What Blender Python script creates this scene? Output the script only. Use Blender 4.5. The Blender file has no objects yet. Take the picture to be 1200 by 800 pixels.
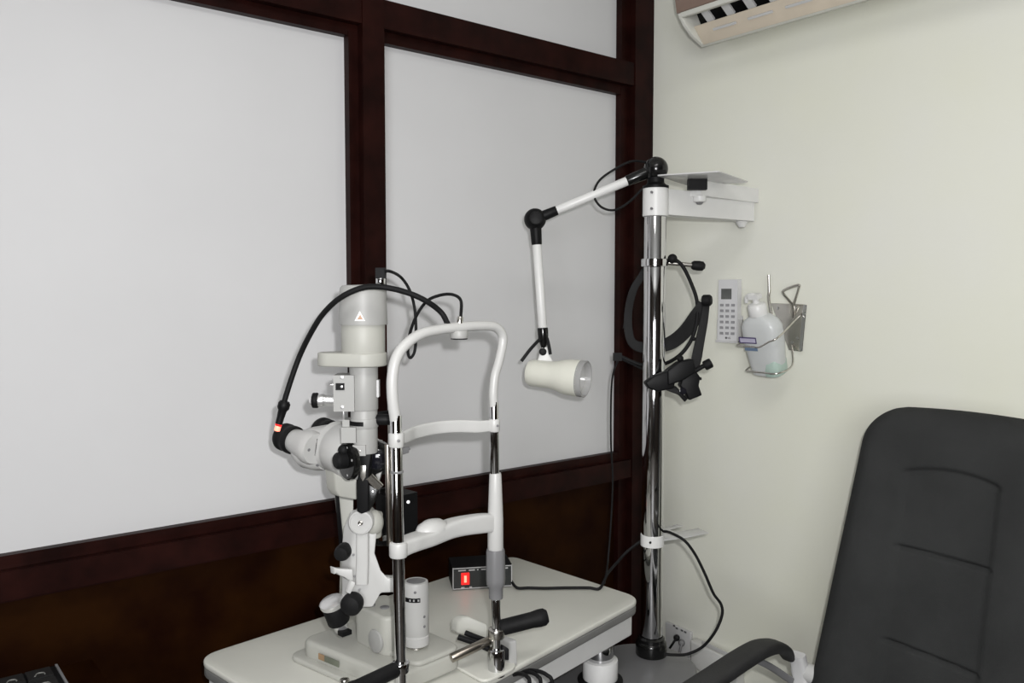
import bpy, bmesh, math, random
from mathutils import Vector as V, Matrix, noise
random.seed(5)
PI = math.pi
col = bpy.context.scene.collection
scn = bpy.context.scene

# ------------------------------------------------------------------ camera geometry (room: X along the partition, Y along the side wall)
CAM = V((0, 0, 1.45)); FPX = 975.0
HEAD = math.radians(51.2); PITCH = math.radians(3.23)
FW = V((math.cos(PITCH)*math.cos(HEAD), math.cos(PITCH)*math.sin(HEAD), -math.sin(PITCH)))
RT = V((math.sin(HEAD), -math.cos(HEAD), 0)); UP = RT.cross(FW)
def ray(px, py): return FW + RT*((px-600)/FPX) - UP*((py-400)/FPX)
def P(px, py, t): return CAM + ray(px, py)*t
def onX(px, py, x): r = ray(px, py); return CAM + r*((x-CAM.x)/r.x)
def onY(px, py, y): r = ray(px, py); return CAM + r*((y-CAM.y)/r.y)
def onZ(px, py, z): r = ray(px, py); return CAM + r*((z-CAM.z)/r.z)
def line_at(px, py, p, d):            # point of the vertical plane through p with horizontal direction d seen at a pixel
    n = V((-d.y, d.x, 0)); r = ray(px, py)
    return CAM + r*((p-CAM).dot(n)/r.dot(n))
ZV = V((0, 0, 1))
TA = V((math.cos(math.radians(7)), math.sin(math.radians(7)), 0)); TB = V((-TA.y, TA.x, 0))
YP = 1.75; XW = 1.914                 # partition board plane, side wall plane

# ------------------------------------------------------------------ materials
def mat(name, c, rough=.5, metal=0, noise_amt=0, nscale=20, bump=0, bscale=200, coat=0, emit=None, estr=0, trans=0, ior=1.45, alpha=1, c2=None, stretch=None, spec=.5):
    m = bpy.data.materials.new(name); m.use_nodes = True
    nt = m.node_tree; b = nt.nodes['Principled BSDF']
    c = tuple(c) + (1,)
    b.inputs['Base Color'].default_value = c
    b.inputs['Roughness'].default_value = rough; b.inputs['Metallic'].default_value = metal
    b.inputs['Coat Weight'].default_value = coat; b.inputs['Coat Roughness'].default_value = .08
    b.inputs['Transmission Weight'].default_value = trans; b.inputs['IOR'].default_value = ior
    b.inputs['Alpha'].default_value = alpha; b.inputs['Specular IOR Level'].default_value = spec
    if emit:
        b.inputs['Emission Color'].default_value = tuple(emit)+(1,); b.inputs['Emission Strength'].default_value = estr
    if noise_amt or c2 or bump:
        tc = nt.nodes.new('ShaderNodeTexCoord'); mp = nt.nodes.new('ShaderNodeMapping')
        nt.links.new(tc.outputs['Object'], mp.inputs['Vector'])
        if stretch: mp.inputs['Scale'].default_value = stretch
    if noise_amt or c2:
        n = nt.nodes.new('ShaderNodeTexNoise'); n.inputs['Scale'].default_value = nscale; n.inputs['Detail'].default_value = 6
        nt.links.new(mp.outputs[0], n.inputs['Vector'])
        r = nt.nodes.new('ShaderNodeValToRGB'); r.color_ramp.elements[0].position = .35; r.color_ramp.elements[1].position = .65
        a = [max(0, x*(1-noise_amt)) for x in c[:3]]
        d = list(c2) if c2 else [min(1, x*(1+noise_amt)) for x in c[:3]]
        r.color_ramp.elements[0].color = tuple(a)+(1,); r.color_ramp.elements[1].color = tuple(d)+(1,)
        nt.links.new(n.outputs['Fac'], r.inputs['Fac']); nt.links.new(r.outputs['Color'], b.inputs['Base Color'])
    if bump:
        n2 = nt.nodes.new('ShaderNodeTexNoise'); n2.inputs['Scale'].default_value = bscale; n2.inputs['Detail'].default_value = 4
        nt.links.new(mp.outputs[0], n2.inputs['Vector'])
        bp = nt.nodes.new('ShaderNodeBump'); bp.inputs['Strength'].default_value = bump; bp.inputs['Distance'].default_value = .002
        nt.links.new(n2.outputs['Fac'], bp.inputs['Height']); nt.links.new(bp.outputs['Normal'], b.inputs['Normal'])
    return m
M = dict(
 board=mat('white_laminate', (.60,.60,.61), .55, noise_amt=.015, nscale=3),
 wall=mat('cream_paint', (.745,.75,.645), .7, nscale=2.2, noise_amt=.02, c2=(.735,.738,.675), bump=.15, bscale=60),
 ceil=mat('ceiling_paint', (.75,.75,.72), .8, noise_amt=.02),
 floor=mat('floor_tile', (.10,.09,.08), .4, noise_amt=.12, nscale=6),
 farwall=mat('rear_wall_darkened', (.05,.038,.03), .6, noise_amt=.02),  # darkness of the unlit rear put into the colour, for chrome reflections
 frame=mat('mahogany_frame', (.0135,.0032,.0024), .42, noise_amt=.4, nscale=14, spec=.12),
 veneer=mat('brown_veneer', (.012,.0026,.0006), .5, noise_amt=.3, nscale=9, c2=(.019,.0062,.0010), spec=.06),
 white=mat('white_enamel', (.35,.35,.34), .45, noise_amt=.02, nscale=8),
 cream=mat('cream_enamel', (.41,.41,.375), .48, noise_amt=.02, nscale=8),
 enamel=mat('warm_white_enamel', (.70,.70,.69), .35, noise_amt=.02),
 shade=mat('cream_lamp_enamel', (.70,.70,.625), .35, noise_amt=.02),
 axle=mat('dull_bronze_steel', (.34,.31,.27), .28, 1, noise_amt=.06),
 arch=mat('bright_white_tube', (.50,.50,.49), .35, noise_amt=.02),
 ltgrey=mat('light_grey_plastic', (.55,.55,.55), .45, noise_amt=.03),
 grey=mat('grey_plastic', (.17,.17,.175), .45, noise_amt=.04),
 deck=mat('grey_painted_steel', (.16,.16,.165), .4, noise_amt=.04, nscale=10),
 edge=mat('grey_edge_band', (.17,.17,.165), .5, noise_amt=.03),
 top=mat('table_laminate', (.60,.60,.55), .4, noise_amt=.02, nscale=7),
 black=mat('black_plastic', (.006,.006,.0065), .5, noise_amt=.2, spec=.18),
 gloss=mat('black_gloss', (.006,.006,.006), .18, noise_amt=.1),
 rubber=mat('black_rubber', (.008,.008,.0085), .6, noise_amt=.2, bump=.2, spec=.18),
 webbing=mat('black_webbing', (.008,.008,.0085), .8, noise_amt=.25, bump=.3, bscale=400),
 chrome=mat('chrome', (.64,.64,.65), .06, 1, noise_amt=.01),
 steel=mat('brushed_steel', (.62,.60,.56), .25, 1, noise_amt=.05),
 silver=mat('silver_cap', (.72,.72,.72), .28, .8, noise_amt=.03),
 cloth=mat('charcoal_cloth', (.030,.031,.031), .95, noise_amt=.10, nscale=9, bump=.5, bscale=500, spec=.2),
 armpad=mat('black_arm_pad', (.022,.022,.022), .65, noise_amt=.12, bump=.2, bscale=300),
 red=mat('red_switch', (.6,.01,.01), .3, noise_amt=.05, emit=(1,.02,.015), estr=.75),
 redhot=mat('red_lit_core', (1,.4,.3), .3, noise_amt=.02, emit=(1,.16,.09), estr=1.8),
 glass=mat('clear_glass', (.95,.97,.96), .03, trans=1, noise_amt=.005),
 lens=mat('dark_lens', (.01,.01,.014), .04, noise_amt=.05, coat=1),
 bottle=mat('translucent_bottle', (.72,.74,.74), .3, noise_amt=.02, trans=.25),
 green=mat('pale_green_liquid', (.52,.66,.59), .3, noise_amt=.04, trans=.2),
 purple=mat('purple_ink', (.07,.05,.14), .5, noise_amt=.05),
 blue=mat('blue_ink', (.14,.2,.30), .5, noise_amt=.05),
 lilac=mat('lilac_paper', (.45,.43,.55), .5, noise_amt=.05),
 mark=mat('pale_marking', (.42,.42,.42), .5, noise_amt=.05),
 darkmark=mat('dark_marking', (.10,.10,.10), .5, noise_amt=.05),
 orange=mat('tan_warning_ink', (.48,.30,.20), .5, noise_amt=.05),
 brown=mat('taupe_strip', (.21,.145,.115), .4, noise_amt=.04),
 beige=mat('beige_flap', (.66,.58,.47), .45, noise_amt=.03),
 acw=mat('aircon_white', (.62,.62,.57), .35, noise_amt=.02),
 screen=mat('lcd_grey', (.10,.105,.10), .2, noise_amt=.2),
 olive=mat('olive_label', (.12,.13,.10), .5, noise_amt=.2),
 tan=mat('tan_label', (.28,.18,.10), .5, noise_amt=.2),
 plate=mat('thin_acrylic', (.55,.55,.55), .15, noise_amt=.02),
)

# ------------------------------------------------------------------ mesh builder
def basis(z, hint=None):
    z = z.normalized(); h = hint or (ZV if abs(z.z) < .95 else V((1, 0, 0)))
    x = h.cross(z)
    if x.length < 1e-6: x = V((0, 1, 0)).cross(z)
    x.normalize(); return x, z.cross(x).normalized(), z
def smooth_path(pts, n=8):
    pts = [V(p) for p in pts]
    if len(pts) < 3: return pts
    out = []
    for i in range(len(pts)-1):
        p0 = pts[i-1] if i else pts[0]*2-pts[1]; p1, p2 = pts[i], pts[i+1]
        p3 = pts[i+2] if i+2 < len(pts) else p2*2-p1
        for k in range(n):
            t = k/n
            out.append(.5*((2*p1)+(p2-p0)*t+(2*p0-5*p1+4*p2-p3)*t*t+(3*p1-p0-3*p2+p3)*t**3))
    return out+[pts[-1]]
class MB:
    def __init__(self): self.bm = bmesh.new()
    def _add(self, verts, faces):
        vs = [self.bm.verts.new(v) for v in verts]; fs = []
        for f in faces:
            try: fs.append(self.bm.faces.new([vs[i] for i in f]))
            except ValueError: pass
        return vs, fs
    def _bevel(self, vs, fs, w, seg=3, ang=30):
        es = {e for f in fs for e in f.edges if len(e.link_faces) == 2 and e.calc_face_angle(0) > math.radians(ang)}
        if es and w > 0: bmesh.ops.bevel(self.bm, geom=list(es), offset=w, segments=seg, profile=.5, affect='EDGES', clamp_overlap=True)
    def box(self, c, s, ax=None, bevel=.002, seg=3):
        c = V(c); X, Y, Z = ax or (V((1,0,0)), V((0,1,0)), ZV)
        vs = [c+X*(i*s[0]/2)+Y*(j*s[1]/2)+Z*(k*s[2]/2) for i in (-1,1) for j in (-1,1) for k in (-1,1)]
        v, f = self._add(vs, [(0,1,3,2),(4,6,7,5),(0,4,5,1),(2,3,7,6),(0,2,6,4),(1,5,7,3)])
        self._bevel(v, f, bevel, seg); return self
    def bb(self, x0, x1, y0, y1, z0, z1, bevel=.002):
        return self.box(((x0+x1)/2,(y0+y1)/2,(z0+z1)/2), (abs(x1-x0),abs(y1-y0),abs(z1-z0)), None, bevel)
    def lathe(self, o, axis, prof, seg=40, sx=1, sy=1, hint=None):
        x, y, z = basis(V(axis), hint); o = V(o); n = len(prof); verts = []
        for r, h in prof:
            for k in range(seg):
                a = 2*PI*k/seg; verts.append(o+z*h+x*(math.cos(a)*r*sx)+y*(math.sin(a)*r*sy))
        faces = [(i*seg+k, i*seg+(k+1)%seg, (i+1)*seg+(k+1)%seg, (i+1)*seg+k) for i in range(n-1) for k in range(seg)]
        if prof[0][0] > 1e-6: faces.append(tuple(range(seg-1, -1, -1)))
        if prof[-1][0] > 1e-6: faces.append(tuple((n-1)*seg+k for k in range(seg)))
        self._add(verts, faces); return self
    def cyl(self, p0, p1, r0, r1=None, bevel=.0015, seg=32, sx=1, sy=1, hint=None):
        p0, p1 = V(p0), V(p1); r1 = r0 if r1 is None else r1; L = (p1-p0).length
        b = min(bevel, r0*.45, r1*.45, L*.4)
        prof = [(r0-b,0),(r0-b*.3,b*.3),(r0,b),(r1,L-b),(r1-b*.3,L-b*.3),(r1-b,L)] if b > 0 else [(r0,0),(r1,L)]
        return self.lathe(p0, p1-p0, prof, seg, sx, sy, hint)
    def pipe(self, p0, p1, r, ri, seg=40, bevel=.001):
        p0, p1 = V(p0), V(p1); L = (p1-p0).length; b = bevel
        return self.lathe(p0, p1-p0, [(ri,0),(r-b,0),(r,b),(r,L-b),(r-b,L),(ri,L),(ri,0)], seg)
    def tube(self, pts, r, seg=12, n=8, smooth=True, flat=None, caps=True):
        pts = smooth_path(pts, n) if smooth else [V(p) for p in pts]
        N = len(pts); rr = r if isinstance(r, (list, tuple)) else [r]*2
        def rad(i):
            t = i/(N-1)*(len(rr)-1); k = min(int(t), len(rr)-2); return rr[k]+(rr[k+1]-rr[k])*(t-k)
        verts = []; x = None
        for i in range(N):
            tan = (pts[min(i+1,N-1)]-pts[max(i-1,0)]).normalized()
            if x is None: x, y, _ = basis(tan)
            else:
                x = (x-tan*x.dot(tan)).normalized(); y = tan.cross(x)
            for k in range(seg):
                a = 2*PI*k/seg; verts.append(pts[i]+x*(math.cos(a)*rad(i))+y*(math.sin(a)*rad(i)))
        faces = [(i*seg+k, i*seg+(k+1)%seg, (i+1)*seg+(k+1)%seg, (i+1)*seg+k) for i in range(N-1) for k in range(seg)]
        if caps: faces += [tuple(range(seg-1,-1,-1)), tuple((N-1)*seg+k for k in range(seg))]
        self._add(verts, faces); return self
    def ribbon(self, pts, w, h, up=ZV, n=8, bevel=0, smooth=True, power=4, seg=20):
        """superelliptic section swept on a path: w sideways, h along up (numbers or lists)"""
        pts = smooth_path(pts, n) if smooth else [V(p) for p in pts]; N = len(pts); verts = []
        def val(q, i):
            if not isinstance(q, (list, tuple)): return q
            t = i/(N-1)*(len(q)-1); k = min(int(t), len(q)-2); return q[k]+(q[k+1]-q[k])*(t-k)
        for i in range(N):
            tan = (pts[min(i+1,N-1)]-pts[max(i-1,0)]).normalized()
            side = tan.cross(up).normalized(); u = side.cross(tan).normalized()
            for k in range(seg):
                a = 2*PI*(k+.5)/seg; c, s = math.cos(a), math.sin(a)
                cx = math.copysign(abs(c)**(2/power), c); sy = math.copysign(abs(s)**(2/power), s)
                verts.append(pts[i]+side*(cx*val(w,i)/2)+u*(sy*val(h,i)/2))
        faces = [(i*seg+k, i*seg+(k+1)%seg, (i+1)*seg+(k+1)%seg, (i+1)*seg+k) for i in range(N-1) for k in range(seg)]
        faces += [tuple(range(seg-1,-1,-1)), tuple((N-1)*seg+k for k in range(seg))]
        self._add(verts, faces); return self
    def prism(self, pts, ext, bevel=.002, seg=3):
        pts = [V(p) for p in pts]; n = len(pts); ext = V(ext)
        v, f = self._add(pts+[p+ext for p in pts], [tuple(range(n)), tuple(range(2*n-1, n-1, -1))]+[(i, n+i, n+(i+1)%n, (i+1)%n) for i in range(n)])
        bmesh.ops.recalc_face_normals(self.bm, faces=f)
        self._bevel(v, f, bevel, seg, 25); return self
    def sphere(self, c, r, seg=28, rings=16, sc=(1,1,1)):
        c = V(c); prof = [(0 if i in (0, rings) else math.sin(PI*i/rings)*r, -math.cos(PI*i/rings)*r) for i in range(rings+1)]
        verts = []; 
        for q, h in prof:
            for k in range(seg):
                a = 2*PI*k/seg; verts.append(c+V((math.cos(a)*q*sc[0], math.sin(a)*q*sc[1], h*sc[2])))
        faces = [(i*seg+k, i*seg+(k+1)%seg, (i+1)*seg+(k+1)%seg, (i+1)*seg+k) for i in range(rings) for k in range(seg)]
        self._add(verts, faces); return self
    def build(self, name, m, parent=None, root=None, ang=38):
        bmesh.ops.remove_doubles(self.bm, verts=self.bm.verts, dist=1e-6)
        bmesh.ops.recalc_face_normals(self.bm, faces=self.bm.faces)
        me = bpy.data.meshes.new(name)
        org = V((0,0,0))
        r = parent
        while r is not None and r.parent is not None: r = r.parent
        if r is not None: org = r.location.copy()
        o = bpy.data.objects.new(name, me)
        if parent is None:
            zs = [v.co for v in self.bm.verts]
            org = V((sum(p.x for p in zs)/len(zs), sum(p.y for p in zs)/len(zs), min(p.z for p in zs)))
            o.location = org
        for v in self.bm.verts: v.co -= org
        self.bm.to_mesh(me); self.bm.free()
        for p in me.polygons: p.use_smooth = True
        me.set_sharp_from_angle(angle=math.radians(ang))
        me.materials.append(m); col.objects.link(o)
        if parent is not None: o.parent = parent
        return o
def thing(name, label, cat, loc, group=None):
    o = bpy.data.objects.new(name, None); o.empty_display_size = .05; col.objects.link(o)
    o.location = loc; o['label'] = label; o['category'] = cat
    if group: o['group'] = group
    return o
def tag(o, label, cat, group=None):
    o['label'] = label; o['category'] = cat
    if group: o['group'] = group
    return o
def struct(o, label): o['kind'] = 'structure'; o['label'] = label; return o
def text_verts(mb, s, size, o, xd, yd, depth=.0004):
    cu = bpy.data.curves.new('tmp', 'FONT'); cu.body = s; cu.size = size; cu.extrude = depth; cu.align_x = 'CENTER'; cu.align_y = 'CENTER'
    ob = bpy.data.objects.new('tmp', cu); col.objects.link(ob)
    bpy.context.view_layer.update()
    me = ob.evaluated_get(bpy.context.evaluated_depsgraph_get()).to_mesh()
    nd = xd.cross(yd)
    mb._add([o+xd*v.co.x+yd*v.co.y+nd*v.co.z for v in me.vertices], [tuple(p.vertices) for p in me.polygons])
    bpy.data.objects.remove(ob); bpy.data.curves.remove(cu)

# ================================================================== SETTING
X0, Y0, H = -2.6, -3.0, 2.75
struct(MB().bb(X0-.1, XW+.1, Y0-.1, YP+.1, -.1, 0, 0).build('floor', M['floor']), 'tiled floor of the consulting room')
struct(MB().bb(X0-.1, XW+.1, Y0-.1, YP+.1, H, H+.1, 0).build('ceiling', M['ceil']), 'pale ceiling of the consulting room')
struct(MB().bb(XW, XW+.1, Y0, .15, 0, H, 0).build('wall_right', M['veneer']), 'unseen stretch of wall beside the photographer, darkened for chrome reflections')  # out-of-view stretch, dark veneer added so the chrome reflects dark
struct(MB().bb(XW, XW+.1, .15, YP+.05, 0, H, 0).build('wall_right', M['wall']), 'cream painted wall behind the chair and under the air conditioner')
struct(MB().bb(X0-.1, X0, Y0, YP, 0, H, 0).build('wall_rear', M['farwall']), 'wall behind the photographer')
struct(MB().bb(X0, XW, Y0-.1, Y0, 0, H, 0).build('wall_front', M['farwall']), 'far wall behind the photographer')
ZB0, ZB1, ZR0, ZR1 = .895, .978, 2.036, 2.127
wl = struct(MB().bb(X0, XW, YP, YP+.05, .9, H, 0).build('wall_left', M['board']), 'white laminate boards filling the dark wood partition')
vn = MB().bb(X0, XW, YP-.004, YP+.05, 0, .9, 0).build('lower_panel', M['veneer'], wl); vn['label'] = 'dark brown veneer panel below the rail'
def trim(n, lab, *boxes):
    mb = MB()
    for b in boxes: mb.bb(*b)
    o = mb.build('trim_%d' % n, M['frame']); return struct(o, lab)
FR = YP-.045; BD = YP-.022
trim(1, 'dark mahogany vertical mullion between the two white boards', (.938,.994,FR,YP+.01,ZB1-.02,H,.003), (.914,.94,BD,YP+.01,ZB1-.02,ZR0+.01,.003), (.914,.94,BD,YP+.01,ZR1,H,.003))
trim(2, 'dark mahogany corner post against the cream wall', (1.835,XW,FR,YP+.01,0,H,.003), (1.80,1.84,BD,YP+.01,0,H,.003))
trim(3, 'dark mahogany upper rail across the partition', (X0,1.836,FR+.003,YP+.01,ZR0+.026,ZR1,.003), (X0,1.836,BD+.0015,YP+.01,ZR0,ZR0+.03,.003))
trim(4, 'dark mahogany lower rail above the brown panel', (X0,1.836,FR+.003,YP+.01,ZB0+.006,ZB1-.024,.003), (X0,1.836,BD+.0015,YP+.01,ZB1-.028,ZB1,.003), (X0,1.836,BD+.004,YP+.01,ZB0-.004,ZB0+.01,.002))
trim(5, 'dark mahogany post at the far left end of the partition', (-.9,-.84,FR,YP+.01,0,H,.003))

# ================================================================== AIR CONDITIONER
ay0, ay1 = .55, 1.437
ac = thing('air_conditioner', 'white split air conditioner with taupe strip on cream wall', 'air conditioner', (XW, (ay0+ay1)/2, 2.10))
def ext(poly, y0, y1): return [V((x, y0, z)) for x, z in poly], V((0, y1-y0, 0))
body = [(XW,2.42),(1.72,2.42),(1.698,2.39),(1.695,2.212),(1.760,2.205),(1.812,2.155),(1.90,2.15),(XW,2.15)]
p, e = ext(body, ay0, ay1); MB().prism(p, e, .003).build('body', M['acw'], ac)
for ya, yb in ((ay1-.012, ay1), (ay0, ay0+.012)):
    p, e = ext([(1.697,2.22),(1.703,2.168),(1.722,2.145),(1.752,2.123),(1.79,2.108),(1.80,2.108),(1.914,2.142),(1.914,2.22)], ya, yb); MB().prism(p, e, .002).build('end_cap', M['acw'], ac)
p, e = ext([(1.690,2.210),(1.700,2.210),(1.708,2.170),(1.698,2.172)], ay0, ay1); o = MB().prism(p, e, .0012).build('trim_strip', M['brown'], ac); o['label'] = 'taupe strip along the front edge'
p, e = ext([(1.700,2.171),(1.712,2.171),(1.716,2.160),(1.705,2.160)], ay0, ay1-.011); MB().prism(p, e, .001).build('front_lip', M['acw'], ac)
p, e = ext([(1.716,2.20),(1.76,2.204),(1.81,2.15),(1.79,2.142),(1.755,2.19),(1.72,2.192)], ay0+.012, ay1-.013)
o = MB().prism(p, e, .001).build('outlet_cavity', M['black'], ac); o['label'] = 'black air outlet'
y = ay1-.065
while y > ay0+.03:
    a = V((1.722, y, 2.166)); MB().box((1.742, y, 2.160), (.036, .022, .006), (V((.83,0,-.55)).normalized(), V((0,1,0)), V((.55,0,.83)).normalized()), .001).build('vane', M['ltgrey'], ac); y -= .062
p, e = ext([(1.752,2.146),(1.768,2.152),(1.802,2.124),(1.793,2.106)], ay0+.012, ay1-.012); MB().prism(p, e, .002).build('louver_flap', M['beige'], ac)
d = V((.041,0,-.040)).normalized(); nn = V((-.04,0,-.041)).normalized()
for k in range(7):
    yc = ay1-.10-k*.105; MB().box(V((1.767,yc,2.130))+nn*.002, (.006,.07,.003), (d, V((0,1,0)), nn), .0008).build('flap_slot', M['ltgrey'], ac)
p, e = ext([(1.79,2.110),(1.795,2.118),(1.914,2.150),(1.914,2.142),(1.80,2.104)], ay0, ay1); MB().prism(p, e, .001).build('bottom_pan', M['acw'], ac)

# ================================================================== TABLE
TZ = .76
bl = onZ(238, 772, TZ); BL = V((.500, 1.587, TZ)); BRr = V((1.358, 1.69, TZ))
FRr = V((1.398, 1.262, TZ)); FL = V((.575, 1.095, TZ))
def round_poly(pts, r, n=8):
    out = []
    for i, p in enumerate(pts):
        a = (pts[i-1]-p).normalized(); b = (pts[(i+1) % len(pts)]-p).normalized(); q = r[i] if isinstance(r, (list, tuple)) else r
        for k in range(n+1):
            t = k/n; A = p+a*q; B = p+b*q; out.append((1-t)**2*A+2*t*(1-t)*p+t*t*B)
    return out
tb = thing('instrument_table', 'white topped instrument table with grey edge under the slit lamp', 'table', (1.31, 1.30, .568))
poly = round_poly([BL, BRr, FRr, FL], [.05, .03, .05, .05])
MB().prism([p-V((0,0,.012)) for p in poly], V((0,0,.012)), .004).build('tabletop', M['top'], tb)
cen = sum((p for p in poly), V((0,0,0)))/len(poly)
MB().prism([cen+(p-cen)*.998-V((0,0,.030)) for p in poly], V((0,0,.018)), .003).build('edge_band', M['edge'], tb)['label'] = 'grey rounded edge below the white top'
ap = [cen+V(((p-cen).x*.965, (p-cen).y*.90, 0)) for p in [BL, BRr, FRr, FL]]
MB().prism([p-V((0,0,.085)) for p in round_poly(ap, .012, 3)], V((0,0,.055)), .002).build('apron', M['enamel'], tb)
pc = P(702, 790, 1.86); pc = V((1.318, 1.318, 0))
MB().cyl(pc+V((0,0,.568)), pc+V((0,0,.577)), .052, None, .003).build('pillar_ring', M['black'], tb)
MB().cyl(pc+V((0,0,.577)), pc+V((0,0,.622)), .040, None, .002).build('pillar_sleeve', M['enamel'], tb)
MB().cyl(pc+V((0,0,.622)), pc+V((0,0,.676)), .031, None, .002).build('pillar', M['chrome'], tb)

# ================================================================== INSTRUMENT STAND
PX, PY = 1.52, 1.344
def PP(z, dx=0, dy=0): return V((PX+dx, PY+dy, z))
st = thing('instrument_stand', 'chrome column stand with swing arm and tray behind the table', 'instrument stand', (PX, PY, 0))
A, B = V((1.46, 1.315, 0)), V((1.12, 1.24, 0)); dd = (A-B).normalized(); nd = V((-dd.y, dd.x, 0))
def capsule(r, z):
    return [A+dd*(math.cos(a)*r)+nd*(math.sin(a)*r)+V((0,0,z)) for a in [(-.5+k/20)*PI for k in range(21)]] + [B-dd*(math.cos(a)*r)-nd*(math.sin(a)*r)+V((0,0,z)) for a in [(-.5+k/20)*PI for k in range(21)]]
MB().prism(capsule(.125, .53), V((0,0,.038)), .006).build('deck', M['deck'], st)['label'] = 'grey rounded deck'
MB().prism(capsule(.115, .06), V((0,0,.47)), .004).build('cabinet', M['enamel'], st)
MB().prism(capsule(.16, 0), V((0,0,.06)), .01).build('foot', M['deck'], st)
MB().lathe(PP(.568), ZV, [(.030,0),(.037,.0),(.038,.002),(.038,.026),(.036,.032),(.0335,.034),(.0325,.042),(.0275,.046),(.0275,.03)]).build('base_ring', M['gloss'], st)
MB().cyl(PP(.575), PP(1.645), .0262, None, .001, 64).build('column', M['chrome'], st)
MB().pipe(PP(1.636), PP(1.702), .0305, .0262).build('top_collar', M['enamel'], st)
for z in (1.65, 1.688): MB().cyl(PP(z)+(-FW*.029-RT*.013), PP(z)+(-FW*.0325-RT*.016), .003, None, .0005, 12).build('set_screw', M['grey'], st)
# swing arm along +X
adir = (V((1.862, 1.318, 0))-V((PX, PY, 0))).normalized(); aside = V((-adir.y, adir.x, 0))
a0, a1 = PP(1.672)+adir*.025, PP(1.668)+adir*.331
MB().box((a0+a1)/2, ((a1-a0).length, .042, .060), (adir, aside, ZV), .008, 4).build('swing_arm', M['enamel'], st)
MB().cyl(a1-adir*.022+V((0,0,-.044)), a1-adir*.022+V((0,0,-.028)), .009, .016, .003).build('pivot_nut', M['enamel'], st)
e1 = P(878, 231, 2.16); e0 = P(820, 219.5, 2.02)
sd = (e1-e0); sd.z = 0; L2 = sd.length; sd.normalize(); ss = V((-sd.y, sd.x, 0))
arm2 = MB().box((e0+e1)/2+V((0,0,.0)), (L2+.035, .034, .036), (sd, ss, ZV), .010, 4).build('upper_arm', M['enamel'], st)
MB().cyl(e1+V((0,0,-.028)), e1+V((0,0,-.012)), .013, None, .002).build('arm_pivot', M['ltgrey'], st)
MB().cyl(e0+V((0,0,-.036)), e0+V((0,0,.028)), .016, None, .004).build('tray_pivot', M['enamel'], st)
MB().lathe(e0+V((0,0,-.042)), ZV, [(.0,0),(.006,.001),(.011,.008)]).build('pivot_cap', M['grey'], st)
bk = P(817, 216, 1.975)
MB().box(bk, (.044, .02, .026), (RT, -FW.cross(RT).cross(RT) if False else V((FW.x,FW.y,0)).normalized(), ZV), .002).build('lock_block', M['black'], st)
tz = 1.723
tq = [onZ(766, 205, tz), onZ(838, 200.5, tz), onZ(873, 209.5, tz)]
tq = [V((1.475,1.302,tz)), V((1.536,1.172,tz)), V((1.735,1.236,tz)), V((1.680,1.372,tz))]
MB().prism(round_poly(tq, .008, 3), V((0,0,.003)), .0008).build('tray_plate', M['plate'], st)
# hook clamp
hz = 1.45-((308-345)/FPX)*2.0
MB().pipe(PP(hz-.009), PP(hz+.009), .0325, .0262).build('hook_clamp', M['chrome'], st)
h0 = PP(hz)+RT*.03; h1 = P(814, 311, 1.99)
MB().tube([PP(hz)+RT*.028, P(795, 309, 1.99), h1], .0055, smooth=False).build('hook_rod', M['steel'], st)
MB().lathe(P(810, 310.5, 1.99), (P(826,312,1.99)-P(810,310.5,1.99)), [(0,0),(.008,.001),(.011,.006),(.012,.018),(.011,.028),(.006,.033),(0,.034)]).build('hook_tip', M['rubber'], st)
MB().sphere(P(788, 303, 1.985), .0115).build('hook_knob', M['rubber'], st)
# lower ring with fork plate
rz = .853
MB().pipe(PP(rz-.014), PP(rz+.014), .0285, .0262).build('lower_ring', M['enamel'], st)
MB().cyl(PP(rz)-FW*.027-RT*.009, PP(rz)-FW*.0315-RT*.0105, .0028, None, .0004, 12).build('ring_screw', M['black'], st)
fk = [V((1.535,1.318,rz)), V((1.60,1.300,rz)), V((1.672,1.292,rz)), V((1.684,1.335,rz)), V((1.618,1.345,rz)), V((1.612,1.372,rz)), V((1.672,1.374,rz)), V((1.668,1.392,rz)), V((1.585,1.396,rz)), V((1.535,1.375,rz))]
MB().prism(fk, V((0,0,.0018)), .0005).build('fork_plate', M['plate'], st)

# ================================================================== EXAMINATION LAMP
lt = thing('examination_lamp', 'white jointed lamp with black elbows on the chrome column', 'lamp', (PX, PY, 1.702))
orb = PP(1.748); j2 = P(627, 257, 2.0); j3 = P(636, 386, 2.0)
def along(p, q, d): return p+(q-p).normalized()*d
MB().lathe(PP(1.702), ZV, [(0,0),(.031,0),(.031,.006),(.024,.009),(.020,.014),(.020,.036),(.012,.05)]).build('base_socket', M['black'], lt)
mb = MB().sphere(orb, .029); mb.cyl(orb, along(orb, j2, .075), .015, .0125, .003); mb.build('shoulder_joint', M['gloss'], lt)
MB().cyl(along(orb, j2, .065), along(j2, orb, .045), .0108, None, .001).build('upper_arm', M['enamel'], lt)
mb = MB().sphere(j2, .0265); mb.cyl(j2, along(j2, orb, .058), .0135, .0115, .003); mb.cyl(j2, along(j2, j3, .062), .0150, .0125, .003); mb.cyl(j2-FW*.027+RT*.002, j2-FW*.02+RT*.002, .016, None, .002)
mb.build('elbow_joint', M['black'], lt)
MB().cyl(along(j2, j3, .055), along(j3, j2, -.002), .0108, None, .001).build('forearm', M['enamel'], lt)
j4 = P(637, 405, 2.0)
MB().lathe(j3, (j4-j3), [(.0,-.004),(.0125,-.004),(.0130,.0),(.0125,.024),(.009,.034),(.006,.045),(0,.046)]).build('wrist_socket', M['gloss'], lt)
br = [P(635,406,2.0), P(641,406,2.0), P(648,424,2.0), P(629,424,2.0)]
MB().prism([q-FW*.006 for q in br], FW*.012, .003).build('yoke', M['enamel'], lt)
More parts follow.
